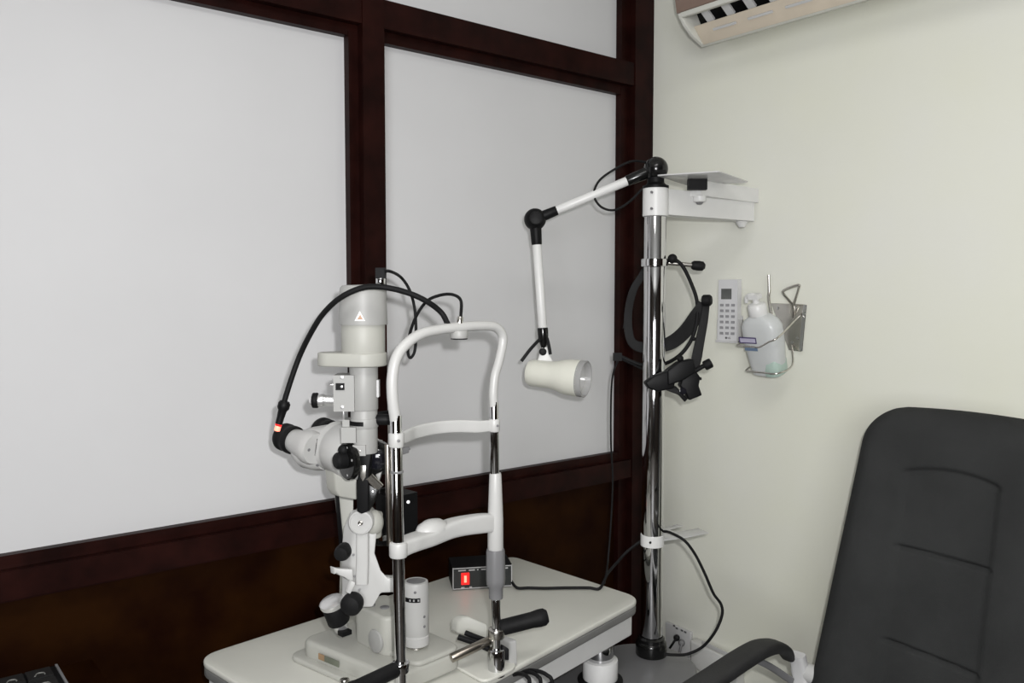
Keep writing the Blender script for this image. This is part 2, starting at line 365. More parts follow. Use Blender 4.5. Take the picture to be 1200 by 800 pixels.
mb = MB(); mb.cyl(P(636,412,2.0)-FW*.016, P(636,412,2.0)+FW*.012, .0088, None, .003); mb.build('tilt_knob', M['black'], lt)
lv = MB().ribbon([P(633,397,1.99), P(627,403,1.985), P(620,411,1.98), P(611,423,1.975)], .008, .004, FW); lv.build('lever', M['black'], lt)
MB().ribbon([P(641,396,1.995), P(643,404,1.99), P(645,415,1.985)], .008, .006, FW).build('clip', M['black'], lt)
hd0 = P(619, 436, 2.01); hd1 = P(681, 443.5, 1.955); hax = (hd1-hd0).normalized(); Lh = (hd1-hd0).length
prof = [(0,0),(.022,.0),(.029,.003),(.032,.010),(.0325,.022),(.0325,.050),(.033,.062),(.036,.078),(.040,.092),(.0425,.105),(.0435,Lh),(.0415,Lh+.001),(.039,Lh-.012),(.030,Lh-.03),(.012,Lh-.04),(0,Lh-.04)]
MB().lathe(hd0, hax, prof, 56).build('lamp_shade', M['shade'], lt)
mb = MB(); mb.lathe(hd0+hax*(Lh-.042), hax, [(.012,0),(.013,.012),(.020,.022),(.030,.034),(.031,.036),(.0,.038)], 40); mb.build('bulb', mat('reflector_bulb', (.62,.60,.56), .15, .35, noise_amt=.05), lt)
MB().pipe(hd0+hax*(Lh-.004), hd0+hax*(Lh+.012), .0436, .0405).build('shade_rim', mat('frosted_rim', (.62,.62,.62), .2, noise_amt=.02, trans=.6), lt)
MB().tube([P(758,190,1.985), P(740,189,1.98), P(719,199,1.98), P(702,212,1.985), P(696,228,1.985), P(704,242,1.99), P(720,246,1.99), P(738,236,1.99), P(752,222,1.99), P(766,212,1.985)], .0028).build('lamp_cord', M['black'], lt)

# ================================================================== HEADSET hanging on the hook
hs = thing('binocular_headset', 'black head-worn optical viewer hanging from the column hook', 'headset', P(790, 300, 2.0))
MB().ribbon([P(764,312,2.045), P(751,325,2.06), P(741,343,2.07), P(736,370,2.08), P(738,395,2.08), P(746,405,2.08), P(762,407,2.07), P(785,402,2.04), P(803,388,2.01), P(818,367,1.98), P(825,356,1.975)], [.016,.018,.020,.022,.028,.034,.034,.028], .006, FW, 8).build('headband', M['webbing'], hs)
MB().ribbon([P(763,306,2.05), P(754,318,2.09), P(745,336,2.10), P(738,358,2.10), P(733,385,2.10)], .014, .005, FW).build('rear_strap', M['webbing'], hs)
MB().tube([P(790,303,1.985), P(800,312,1.985), P(810,332,1.985), P(817,355,1.98), P(815,385,1.98), P(804,408,1.98), P(788,422,2.0), P(770,428,2.055), P(750,427,2.07), P(724,416,2.08)], .0045).build('lead', M['rubber'], hs)
MB().tube([P(757,434,2.07), P(742,427,2.08), P(724,418,2.085)], .0028).build('second_lead', M['rubber'], hs)
MB().box(P(723.5, 418, 2.08), (.02,.02,.022), (RT, UP, FW), .004).build('lead_junction', M['rubber'], hs)
MB().tube([P(724,422,2.085), P(718,440,2.09), P(716,470,2.10), P(716,520,2.11), P(718,560,2.12), P(716,610,2.12), P(712,660,2.10), P(708,684,2.0)], .0024).build('hanging_cord', M['black'], hs)
MB().ribbon([P(828,352,1.965), P(825,375,1.96), P(820,400,1.955), P(815,425,1.95), P(811,436,1.945)], [.016,.020,.024,.022], .008, FW).build('front_strap', M['webbing'], hs)
k0 = P(828.5, 352, 1.955); MB().lathe(k0-RT*.011, RT-FW*.5, [(0,0),(.011,0),(.0135,.003),(.0135,.018),(.010,.022),(0,.022)], 12).build('adjuster_knob', M['rubber'], hs)
# optics body
mb = MB()
mb.prism([P(756,448,1.93), P(760,455,1.93), P(771,459,1.93), P(790,455,1.93), P(793,440,1.93), P(784,434,1.93), P(767,440,1.93)], FW*.035, .004)
mb.prism([P(783,452,1.925), P(782,434,1.925), P(796,424,1.925), P(813,420,1.925), P(816,436,1.925), P(800,446,1.925)], FW*.045, .004)
mb.build('optics_housing', M['black'], hs)
mb = MB()
mb.prism([P(800,443,1.94), P(815,434,1.94), P(821,442,1.94), P(819,452,1.94), P(823,463,1.94), P(808,469,1.94), P(803,458,1.94), P(797,452,1.94)], FW*.035, .003)
mb.prism([P(778,456,1.945), P(792,452,1.945), P(806,467,1.945), P(803,471,1.945), P(796,463,1.945)], FW*.012, .002)
mb.build('mirror_box', M['black'], hs)
MB().tube([P(812,436,1.945), P(822,430,1.94), P(828,427,1.94)], .0055, smooth=False).build('aiming_stem', M['rubber'], hs)
MB().cyl(P(825,429,1.94), P(834,424.5,1.935), .0115, None, .003, 16).build('aiming_knob', M['rubber'], hs)
MB().cyl(P(816,443.5,1.945), P(822,443.5,1.945), .0035, None, .001, 12).build('small_pin', M['rubber'], hs)
MB().lathe(P(800,458,1.94)-FW*.002, -FW, [(0,0),(.008,0),(.008,.002),(0,.003)], 24).build('lens', M['lens'], hs)
MB().sphere(P(797,420,1.94), .008).build('rivet', M['rubber'], hs); MB().sphere(P(813,397,1.955), .005).build('rivet', M['rubber'], hs)

# ================================================================== WALL THINGS
def wallframe(px, py): p = onX(px, py, XW); return p
WY, WN = V((0,-1,0)), V((-1,0,0))     # along the wall to the right of the picture, out of the wall
# remote control in its holder
rc0 = onX(857.5, 364, XW)
rh = thing('remote_holder', 'clear white wall cradle holding the remote control', 'holder', V((XW, rc0.y, rc0.z-.09)))
def rbox(mb, y0, y1, z0, z1, x0, x1, bev=.003): return mb.bb(XW-x1, XW-x0, y0, y1, z0, z1, bev)
ry0, ry1 = 1.378, 1.441; rz0, rz1 = 1.322, 1.491
mb = MB(); rbox(mb, ry0-.004, ry1+.004, rz0-.004, rz0+.07, -.0005, .003, .001); rbox(mb, ry0-.004, ry1+.004, rz0-.004, rz0+.002, .0, .026, .001)
rbox(mb, ry0-.004, ry0-.001, rz0-.004, rz0+.06, 0, .02, .001); rbox(mb, ry1+.001, ry1+.004, rz0-.004, rz0+.06, 0, .02, .001)
mb.build('cradle', M['ltgrey'], rh)
rm = thing('remote_control', 'pale air conditioner remote with small screen and button rows on the wall', 'remote control', V((XW-.004, rc0.y, rz0)))
mb = MB(); rbox(mb, ry0, ry1, rz0+.002, rz1, .004, .022, .005); mb.build('remote_body', mat('remote_white', (.62,.62,.63), .4, noise_amt=.02), rm)
mb = MB(); rbox(mb, 1.397, 1.431, 1.437, 1.466, .0215, .0226, .0004); mb.build('screen', M['screen'], rm)
for r in range(6):
    for c in range(3):
        mb = MB(); yc = 1.428-c*.0185; zc = 1.421-r*.0155
        rbox(mb, yc-.0055, yc+.0055, zc-.0035, zc+.0035, .021, .0238, .0012); mb.build('button', mat('button_grey', (.27,.27,.28), .5, noise_amt=.05) if (r, c) == (0,0) else bpy.data.materials['button_grey'], rm)
mb = MB(); o3 = V((XW-.0224, 1.4125, 1.331)); mb.cyl(o3-WN*.0005, o3+WN*.0005, .0032, None, 0, 16); text_verts(mb, 'LG', .008, V((XW-.0224, 1.4025, 1.331)), WY, ZV); mb.build('logo', M['darkmark'], rm)

# bottle bracket
wb = thing('bottle_bracket', 'chrome wall plate with wire hoops holding the pump bottle', 'wall bracket', onX(925, 410, XW))
def W(px, py, off=0): return onX(px, py, XW-off)
MB().prism([W(904,355,.003), W(944.5,356.5,.003), W(939.5,412,.003), W(925,410,.003)], V((-.003,0,0)), .0012).build('wall_plate', M['steel'], wb)
MB().ribbon([W(943.5,357,.009), W(938.5,411,.009)], .010, .004, WN, smooth=False).build('plate_flange', M['chrome'], wb)
for q in ((912,361),(933,361),(929,401),(935,396)): MB().lathe(W(q[0],q[1],.004), WN, [(0,.004),(.0035,.003),(.005,0)][::-1], 16).build('screw', M['chrome'], wb)
def wire(nm, pts, r=.0022): return MB().tube(pts, r, 10, 5).build(nm, M['steel'], wb)
wire('upright_wire', [W(901,322,.06), W(901.5,340,.06), W(901,350,.058), W(904,368,.05)], .0036)
wire('loop_wire', [W(929,372,.006), W(929,358,.02), W(919,345,.045), W(919,340,.05), W(935,334,.05), W(936,338,.045), W(930,357,.02)], .0034)
# ---- bottle
bo = onX(902, 438, XW-.062); bup = V((-math.sin(.30), 0, math.cos(.30)))
pb = thing('pump_bottle', 'translucent hand rub bottle with white pump in the wire hoops', 'bottle', bo)
bx = V((0,-1,0)); bn = bup.cross(bx).normalized()
def BP(u, v, w=0): return bo+bx*u+bup*v+bn*w
def soft(mb, secs, seg=40, power=3.2):
    verts = []; n = len(secs)
    for (u, v, hw, hd) in secs:
        for k in range(seg):
            a = 2*PI*k/seg; c, s = math.cos(a), math.sin(a)
            verts.append(BP(u+math.copysign(abs(c)**(2/power), c)*hw, v, math.copysign(abs(s)**(2/power), s)*hd))
    faces = [(i*seg+k, i*seg+(k+1)%seg, (i+1)*seg+(k+1)%seg, (i+1)*seg+k) for i in range(n-1) for k in range(seg)]
    faces += [tuple(range(seg-1,-1,-1)), tuple((n-1)*seg+k for k in range(seg))]
    mb._add(verts, faces); return mb
soft(MB(), [(0,.0,.036,.020),(0,.004,.041,.026),(0,.03,.045,.029),(0,.07,.049,.031),(0,.105,.052,.031),(0,.132,.052,.030),(0,.147,.044,.027),(0,.156,.030,.022),(0,.161,.022,.018)]).build('bottle_body', M['bottle'], pb)
soft(MB(), [(.018,.002,.022,.0265),(.020,.012,.025,.0290),(.024,.036,.021,.0300),(.032,.046,.010,.025)], power=3).build('liquid', M['green'], pb)
MB().lathe(BP(-.004,.158), bup, [(.0225,0),(.0235,.002),(.0235,.026),(.020,.031),(.010,.034)], 40).build('screw_cap', M['enamel'], pb)
mb = MB(); mb.cyl(BP(-.004,.188), BP(-.006,.204), .008); mb.tube([BP(-.004,.203), BP(-.010,.209), BP(-.022,.210), BP(-.031,.205), BP(-.034,.192)], [.009,.008,.0055,.005]); mb.box(BP(-.006,.208), (.028,.02,.012), (bx,bn,bup), .005); mb.build('pump_head', M['enamel'], pb)
mb = MB(); lb = (bx, bup, bn)
for (u,v,w_,h_) in ((-.026,.108,.050,.0030),(-.026,.094,.050,.0025),(-.0015,.101,.0025,.016),(-.0505,.101,.0022,.016)):
    mb.box(BP(u,v,-.0318), (w_,h_,.001), lb, .0003)
mb.build('label_outline', M['purple'], pb)
MB().box(BP(-.026,.101,-.0313), (.046,.011,.001), lb, .0002).build('label_panel', M['lilac'], pb)
MB().box(BP(-.020,.077,-.0313), (.038,.008,.001), lb, .0002).build('blue_band', M['blue'], pb)
hoop = [BP(-.058,.088,.02), BP(-.062,.088,-.01), BP(-.055,.088,-.036), BP(-.01,.088,-.040), BP(.012,.088,-.0405)]
wire('upper_hoop', hoop+[BP(.04,.102,-.038), BP(.062,.112,-.025), W(938,369,.012), W(940,368,.008)])
wire('lower_hoop', [W(928,404,.008), BP(.056,.02,.02), BP(.048,.018,-.034), BP(.01,.018,-.037), BP(-.04,.018,-.034), BP(-.05,.018,-.02), BP(-.05,.02,.02), BP(-.045,.03,.035)])
# ---- switchboard and wall box
sb = thing('power_socket', 'white wall socket plate with two plugs behind the column', 'power socket', W(797, 775))
pl = [W(782.5,727,0), W(812.5,740,0), W(811,778,0), W(783,763,0)]
MB().prism(pl, V((-.012,0,0)), .003).build('face_plate', M['ltgrey'], sb)
mb = MB()
for q in ((790,731),(799,736.5),(803,738.5),(793,734)): mb.box(W(q[0],q[1]+2,.0125), (.001,.008,.005), None, .0003)
mb.build('socket_holes', M['darkmark'], sb)
pk = tag(MB().cyl(W(793,747,.010), W(793,747,.040), .010, .008, .003).tube([W(793,747,.038), W(789,753,.05), W(784,761,.055), W(781,770,.05)], .0035).build('power_plug', M['black']), 'black plug with thin black lead in the socket plate', 'plug')
pk2 = tag(MB().cyl(W(799,753,.010), W(799,753,.038), .010, .008, .003).tube([W(799,753,.036), W(797,762,.045), W(794,775,.045), W(792,790,.04), V((XW-.03, W(792,790).y, .2)), V((XW-.03, W(792,790).y+.01, .006))], .0035).build('power_plug', M['grey']), 'grey plug with grey lead beside the black plug', 'plug')
wbx = thing('wall_box', 'plain white box on the wall between socket and armrest', 'wall box', W(835, 775))
MB().prism([W(817,746,0), W(872,772,0), W(874,806,0), W(832,785,0), W(818,776,0)], V((-.035,0,0)), .006).build('box_body', mat('box_white', (.60,.60,.58), .5, noise_amt=.03), wbx)
MB().prism([W(823,750,.0345), W(868,771,.0345), W(868,776,.0345), W(823,755,.0345)], V((-.003,0,0)), .0008).build('box_lid', M['arch'], wbx)

# ================================================================== POWER SUPPLY BOX
fl, frr = onZ(530.4, 692, TZ), onZ(600, 687.5, TZ)
pdx = (frr-fl).normalized(); pdn = V((pdx.y, -pdx.x, 0)); Lp = (frr-fl).length; ph = .052
ps = thing('power_supply', 'small black control box with lit red switch on the table', 'power supply', (fl+frr)/2+V((0,0,.0)))
c0 = (fl+frr)/2
MB().box(c0-pdn*.042+V((0,0,ph/2+.002)), (Lp, .078, ph), (pdx, -pdn, ZV), .002).build('case', M['black'], ps)
for u in (-.4,.4):
    for w_ in (.012,.07): MB().cyl(c0+pdx*(u*Lp)-pdn*w_, c0+pdx*(u*Lp)-pdn*w_+V((0,0,.003)), .006, None, .0005, 12).build('foot', M['rubber'], ps)
def F(u, v, w_=0): return c0+pdx*(u*Lp)+V((0,0,.002+v*ph))+pdn*w_
FA = (pdx, ZV, pdn)
MB().box(F(0,.5,-.0015), (Lp-.004,ph-.004,.003), FA, .0006).build('front_panel', mat('panel_black', (.02,.022,.022), .4, noise_amt=.15), ps)
mb = MB()
for (u,v,w_,h_) in ((0,.965,Lp,.002),(0,.035,Lp,.002)): mb.box(F(u,v,.0008), (w_,h_,.001), FA, .0002)
for u in (-.492,.492): mb.box(F(u,.5,.0008), (.002,ph,.001), FA, .0002)
mb.build('panel_border', M['mark'], ps)
mb = MB(); x = -.42
for wd in (.022,.018,.004,.03,.02,.012): mb.box(F(x+wd/Lp/2,.86,.0006), (wd*.8,.0028,.0006), FA, .0001); x += (wd+.003)/Lp
mb.box(F(-.33,.08,.0006), (.008,.003,.0006), FA, .0001); mb.box(F(-.2,.08,.0006), (.006,.003,.0006), FA, .0001); mb.box(F(.12,.30,.0006), (.016,.002,.0006), FA, .0001)
mb.build('panel_markings', M['mark'], ps)
MB().box(F(-.29,.49,.002), (.019,.027,.005), FA, .002).build('rocker_switch', M['red'], ps)['label'] = 'lit red rocker switch'
MB().box(F(-.29,.49,.0042), (.006,.016,.002), FA, .0009).build('switch_glow', M['redhot'], [o for o in ps.children if o.name.startswith('rocker')][0])
MB().cyl(F(.17,.52,0), F(.17,.52,.012), .011, .010, .002).build('dial_knob', M['black'], ps)
MB().pipe(F(.17,.52,.0), F(.17,.52,.001), .0135, .0118).build('dial_scale', M['mark'], ps)
q = TZ+.0045
def T(px, py, dz=0): return onZ(px, py, q+dz)
cpts = [F(.492,.2,-.008), T(606,688.4,.001), T(620,688.6), T(640,689), T(665,688.5), T(690,688.5), T(703,689), P(712,672,1.98), P(722,660,2.03), P(735,646,2.05), P(752,633,2.055), P(766,625,2.055), P(779,622.5,2.03), P(790,626,1.97), P(803,634,1.95), P(815,650,1.95), P(826,672,1.95), P(836,695,1.95), P(845,708,1.95), P(846,721,1.95), P(838,740,1.95), P(824,757,1.96), P(806,766,1.97), P(790,767,1.98), P(778,766,1.985)]
MB().tube(cpts, .0034).build('power_cord', M['rubber'], ps)

# ================================================================== SLIT LAMP
sl = thing('slit_lamp', 'white slit lamp microscope with chin rest frame on the table', 'slit lamp', (.80, 1.33, TZ))
# --- base and cross slide
bc = V((.775, 1.335, 0))
def BQ(u, v, z=0): return bc+TA*u+TB*v+V((0,0,z))
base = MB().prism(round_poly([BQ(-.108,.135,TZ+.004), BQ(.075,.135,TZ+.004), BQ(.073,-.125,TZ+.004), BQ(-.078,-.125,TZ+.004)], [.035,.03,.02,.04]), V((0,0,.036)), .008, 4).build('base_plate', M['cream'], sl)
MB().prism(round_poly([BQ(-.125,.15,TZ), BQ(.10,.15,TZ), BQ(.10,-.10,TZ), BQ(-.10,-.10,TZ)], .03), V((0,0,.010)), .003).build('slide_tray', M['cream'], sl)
zb = TZ+.04
MB().prism(round_poly([BQ(-.035,.03,zb-.002), BQ(.074,.03,zb-.002), BQ(.073,-.125,zb-.002), BQ(-.035,-.125,zb-.002)], .024), V((0,0,.010)), .008).build('raised_pad', M['cream'], sl)
# base side label
lq = [P(377,772,1.478), P(389,778,1.462), P(389,782,1.462), P(377,777,1.478)]
mb = MB(); s0 = BQ(-.1015,.045,TZ+.024); sdv = (BQ(-.0765,-.125)-BQ(-.1045,.135)).normalized(); sn = V((-sdv.y, sdv.x, 0)); 
sn = sn if sn.dot(TA) < 0 else -sn
MB().box(s0-sdv*.018+sn*.0005, (.018,.011,.0012), (sdv, ZV, sn), .0003).build('tan_sticker', M['tan'], base)
MB().box(s0+sdv*.010+sn*.0005, (.040,.011,.0012), (sdv, ZV, sn), .0003).build('rating_sticker', M['olive'], base)
body = MB()
x0 = V((.728, 1.385, 0)); bd = V((.08, -.997, 0)).normalized(); bs = V((.997, .08, 0))
bp = round_poly([x0+V((0,0,zb-.003)), x0+bs*.075+V((0,0,zb-.003)), x0+bs*.075+bd*.108+V((0,0,zb-.003)), x0+bd*.108+V((0,0,zb-.003))], [.02,.015,.015,.02], 5)
cb = MB().prism(bp, V((0,0,.074)), .007, 4).build('carriage_block', M['cream'], sl)
dp = x0+bd*.078-bs*.0+V((0,0,zb+.022)); MB().cyl(dp+bs*.003, dp-bs*.004, .021, None, .002, 40).build('side_cover', M['white'], cb)
for f_, g in ((.035,.018),(.062,.03)): p = x0+bd*f_+bs*g+V((0,0,zb+.071)); MB().cyl(p, p+V((0,0,.002)), .0085, None, .0005, 24).build('top_plug', M['grey'], cb)
# joystick
g0, g1 = P(401, 738, 1.53), P(385, 694, 1.505); gd = (g1-g0)
js = MB().lathe(g0-gd*.0, gd, [(0,0),(.011,0),(.013,.004),(.0135,.020),(.012,.022)], 32).build('joystick', M['silver'], sl)
MB().cyl(along(g0,g1,.018), along(g0,g1,.056), .0205, .0212, .003).build('joystick_grip', M['rubber'], js)
MB().lathe(along(g0,g1,.055), gd, [(.022,0),(.0232,.003),(.0232,.009),(.019,.012),(0,.013)], 36).build('joystick_cap', M['silver'], js)
MB().box(P(404,742,1.515)+V((0,0,.002)), (.020,.016,.008), (TA,TB,ZV), .002).build('joystick_slot', M['black'], js)
# tilt lock knob
kn = P(412, 708, 1.475); nrm = (-FW+RT*-.1); nrm.z = 0; nrm.normalize()
MB().lathe(kn-nrm*.02, nrm, [(0,0),(.012,0),(.0185,.006),(.0195,.012),(.0195,.024),(.016,.031),(.008,.034),(0,.0345)], 36).build('lock_knob', M['rubber'], sl)
# scale cylinder
cp = V((.817, 1.294, 0)); cp = V((P(487.5,700,1.515).x, P(487.5,700,1.515).y, 0))
cz0, cz1 = .812, .930
cy = MB().lathe(cp+V((0,0,cz0)), ZV, [(0,0),(.019,0),(.0235,.003),(.0238,.019),(.0225,.020),(.0225,.0225),(.0232,.0235),(.0232,.112),(.0215,.118),(.0175,.119),(.0175,.116),(0,.116)], 56).build('pivot_drum', M['arch'], sl)
MB().cyl(cp+V((0,0,cz1-.003)), cp+V((0,0,cz1+.0005)), .0172, None, .0005, 40).build('drum_cap', M['grey'], cy)
MB().cyl(cp+V((0,0,.79)), cp+V((0,0,cz0+.002)), .016, None, .001).build('drum_stem', M['steel'], cy)
def arcstrip(c, r, z0, z1, a0, a1, th=.0006, n=16):
    mb = MB(); v = []
    for i in range(n+1):
        a = a0+(a1-a0)*i/n; d = V((math.cos(a), math.sin(a), 0))
        v += [c+d*r+V((0,0,z0)), c+d*r+V((0,0,z1)), c+d*(r+th)+V((0,0,z1)), c+d*(r+th)+V((0,0,z0))]
    f = []
    for i in range(n):
        for k in range(4): f.append((i*4+k, i*4+(k+1)%4, i*4+4+(k+1)%4, i*4+4+k))
    f += [(0,1,2,3), (n*4+3,n*4+2,n*4+1,n*4)]
    mb._add(v, f); return mb
face = math.atan2(-FW.y, -FW.x)
arcstrip(cp, .0229, .898, .906, face-1.5, face+.45).build('scale_strip', M['black'], cy)
mb = MB()
for a in (-.35,-.05,.3):
    d = V((math.cos(face+a), math.sin(face+a), 0)); mb.box(cp+d*.0236+V((0,0,.902)), (.003,.0006,.0035), (V((-d.y,d.x,0)), d, ZV), .0001)
mb.build('scale_marks', M['mark'], cy)
for a, z in ((.05,.917),(.8,.870),(.8,.852),(-1.0,.885),(-1.0,.855)):
    d = V((math.cos(face+a), math.sin(face+a), 0)); MB().cyl(cp+d*.0222+V((0,0,z)), cp+d*.024+V((0,0,z)), .0026, None, .0003, 12).build('drum_screw', M['grey'], cy)
# --- swing arm from drum to illumination column
T1 = 1.50; TT = 1.455
ar = MB()
ar.prism([P(412,690,T1), P(411,652,T1), P(414,622,T1), P(424,600,T1), P(438,600,T1), P(443,618,T1), P(440,648,T1), P(447,668,T1), P(455,677,T1), P(474,678,T1), P(474,694,T1), P(447,695,T1), P(437,712,T1), P(411,712,T1)], TB*.032, .004)
arm = ar.build('swing_arm', M['arch'], sl)
MB().ribbon([P(425,618,T1-.006), P(425,655,T1-.006), P(424,684,T1-.006)], .022, .012, FW, smooth=False, power=5).build('arm_ridge', M['arch'], arm)
dn = V((-FW.x, -FW.y, 0)).normalized()
pd_ = P(423.5, 611, T1-.012)
dk = MB().lathe(pd_-dn*.045, dn, [(0,0),(.018,0),(.0205,.004),(.0205,.036),(.0225,.038),(.0225,.050),(.021,.053),(.0185,.0535),(.018,.0525),(.005,.0525),(.004,.0545),(0,.0545)], 48).build('hinge_disc', M['arch'], sl)
MB().lathe(pd_+dn*.008, dn, [(.0045,0),(.0045,.003),(.0025,.004),(0,.003)], 6).build('hinge_bolt', M['steel'], dk)
rb = P(438,612,T1+.01); MB().sphere(rb, .018, sc=(1,1,1.3)).cyl(P(436,600,T1+.02), P(437,630,T1+.02), .0195, .016, .004).build('hinge_cover', M['cream'], sl)
# rear arm that carries the microscope
MB().prism([P(398,578,1.60), P(415,578,1.60), P(414,650,1.60), P(410,700,1.60), P(404,700,1.60), P(405,650,1.60)], TB*.02+TA*.0, .003).build('microscope_column', M['cream'], sl)
MB().prism([P(396.5,580,1.602), P(399,580,1.602), P(404,650,1.602), P(402,650,1.602)], TB*.012, .0008).build('column_edge', M['black'], sl)
MB().lathe(P(402.5,646,1.50), nrm*-1, [(0,-.02),(.012,-.018),(.0145,-.008),(.0145,.008),(.012,.018)], 28).build('column_knob', M['rubber'], sl)
MB().cyl(P(403,646,1.50), P(415,646,1.51), .006).build('knob_shaft', M['black'], sl)
# levers
lv1 = MB(); lv1.prism([P(391,664.5,1.48), P(396,666,1.48), P(413,667,1.48), P(414,681,1.48), P(408,679,1.48), P(404,676,1.48), P(398,674,1.48), P(395,671,1.48), P(392,673,1.48)], TB*.012, .0012)
lv1.build('angle_lever', M['arch'], sl)
MB().prism([P(412,680,1.475), P(417,683,1.475), P(410.5,696,1.475), P(406.5,694,1.475)], TB*.007, .0012).build('catch_lever', M['arch'], sl)
for q in ((414,650),(415.5,675),(421,691)): MB().cyl(P(q[0],q[1],1.505), P(q[0],q[1],1.493), .0022, None, .0003, 12).build('arm_screw', M['grey'], arm)

# --- illumination tower
tc = P(426, 420, TT); tx, ty = tc.x, tc.y
def TW(z, u=0, w_=0): return V((tx, ty, z))+V((RT.x,RT.y,0))*u+dn*w_
def zat(py, t=None): return P(426, py, TT).z
def rp(px): return px*TT/FPX
zc1, zc0 = zat(334), zat(380)
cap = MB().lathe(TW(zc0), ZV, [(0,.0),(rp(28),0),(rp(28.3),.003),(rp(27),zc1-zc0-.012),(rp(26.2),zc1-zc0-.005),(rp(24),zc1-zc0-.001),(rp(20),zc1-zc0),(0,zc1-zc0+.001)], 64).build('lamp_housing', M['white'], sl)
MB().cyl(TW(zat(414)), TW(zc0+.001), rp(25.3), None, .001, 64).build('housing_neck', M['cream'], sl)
# warning sticker; its white border paints in the flash glare
ft = TW(zat(371), .002, rp(28.2)); fx = V((RT.x,RT.y,0)).normalized()
MB().prism([ft+fx*-.009+V((0,0,-.006)), ft+fx*.009+V((0,0,-.006)), ft+V((0,0,.011))], dn*.0006, .0002).build('sticker_glare_border', mat('sticker_glare_white', (.95,.95,.93), .4, noise_amt=.01), cap)
ft2 = ft+dn*.0006; MB().prism([ft2+fx*-.0045+V((0,0,-.0035)), ft2+fx*.0055+V((0,0,-.0035)), ft2+fx*.0008+V((0,0,.005))], dn*.0004, .0001).build('warning_triangle', M['orange'], cap)
# flange keyhole plate
fz = zat(428.5); fr, fr2 = rp(27), rp(17)
cl = TW(fz, -rp(36.5)); cr = TW(fz)
pts = [cr+V((RT.x*math.cos(a)*fr, RT.y*math.cos(a)*fr,0))+dn*(math.sin(a)*fr) for a in [-PI/2+PI*k/24 for k in range(25)]]
pts += [cl+V((RT.x*math.cos(a)*fr2, RT.y*math.cos(a)*fr2,0))+dn*(math.sin(a)*fr2) for a in [PI/2+PI*k/20 for k in range(21)]]
MB().prism(pts, V((0,0,rp(16))), .003).build('flange_plate', M['cream'], sl)
zl = zat(480)
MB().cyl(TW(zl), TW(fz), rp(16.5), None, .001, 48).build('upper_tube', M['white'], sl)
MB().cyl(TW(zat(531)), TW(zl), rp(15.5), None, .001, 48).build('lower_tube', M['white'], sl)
# left filter box
xr = (fx, dn, ZV)
bz0, bz1 = zat(480), zat(438)
fb = MB().box(TW((bz0+bz1)/2, -rp(20), .004), (rp(24), .046, bz1-bz0), xr, .003).build('filter_box', M['white'], sl)
MB().box(TW(zat(451), -rp(24), .026), (rp(10), .006, rp(8)), xr, .001).build('filter_slot', M['black'], fb)
MB().cyl(TW(zat(451), -rp(22), .028), TW(zat(451), -rp(22), .031), .0025, None, .0005, 12).build('slot_screw', M['silver'], fb)
MB().cyl(TW(zat(449), -rp(29), .024), TW(zat(449), -rp(36), .026), .0018, None, .0004, 12).build('filter_lever', M['silver'], fb)
for y_ in (440.5, 475): MB().lathe(TW(zat(y_), -rp(22), .0265), dn, [(.0035,0),(.003,.0015),(0,.002)], 16).build('box_screw', M['silver'], fb)
kk = TW(zat(468.5), -rp(30), .010); kd = -fx
kb = MB().lathe(kk, kd, [(0,0),(.0095,0),(.0095,.020),(.0105,.022),(.0115,.024),(.0115,.032),(.0095,.0335)], 28).build('aperture_knob', M['silver'], fb)
MB().cyl(kk+kd*.033, kk+kd*.043, .0135, None, .002, 24).build('knob_grip', M['rubber'], kb)
MB().cyl(kk+kd*.043, kk+kd*.048, .008, .006, .001, 20).build('knob_tip', M['ltgrey'], kb)
MB().cyl(TW(zat(492),-rp(22),.014), TW(zat(476),-rp(22),.014), .002, None, .0003, 12).build('guide_pin', M['silver'], sl)
# slit ring
MB().cyl(TW(zat(501)), TW(zat(490)), rp(16.5), None, .001, 48).build('slit_ring', M['white'], sl)
rs = rp(16.6); arcstrip(TW(0), rs, zat(497.5), zat(492.5), face-1.1, face+.12, .0015).build('slit_window', M['black'], sl)
MB().box(TW(zat(495), -rp(19), .004), (rp(8), .03, rp(9)), xr, .002).build('ring_tab', M['white'], sl)
MB().box(TW(zat(507.5), -rp(15), .010), (rp(17), .036, rp(18)), xr, .003).build('slit_block', M['white'], sl)
sbk = MB().box(TW(zat(525.5), -rp(3), .016), (rp(15), .022, rp(12.5)), xr, .002).build('front_block', M['white'], sl)
MB().cyl(TW(zat(526), -rp(2), .027), TW(zat(526), -rp(2), .0285), .0018, None, .0003, 12).build('block_screw', M['steel'], sbk)
# rod to the right and fittings
MB().cyl(TW(zat(492), .01), TW(zat(492), rp(32)), rp(6.5), None, .002).build('side_barrel', M['black'], sl)
MB().box(TW(zat(455), rp(16.8)), (.004,.014,rp(20)), xr, .0015).build('side_clip', M['ltgrey'], sl)
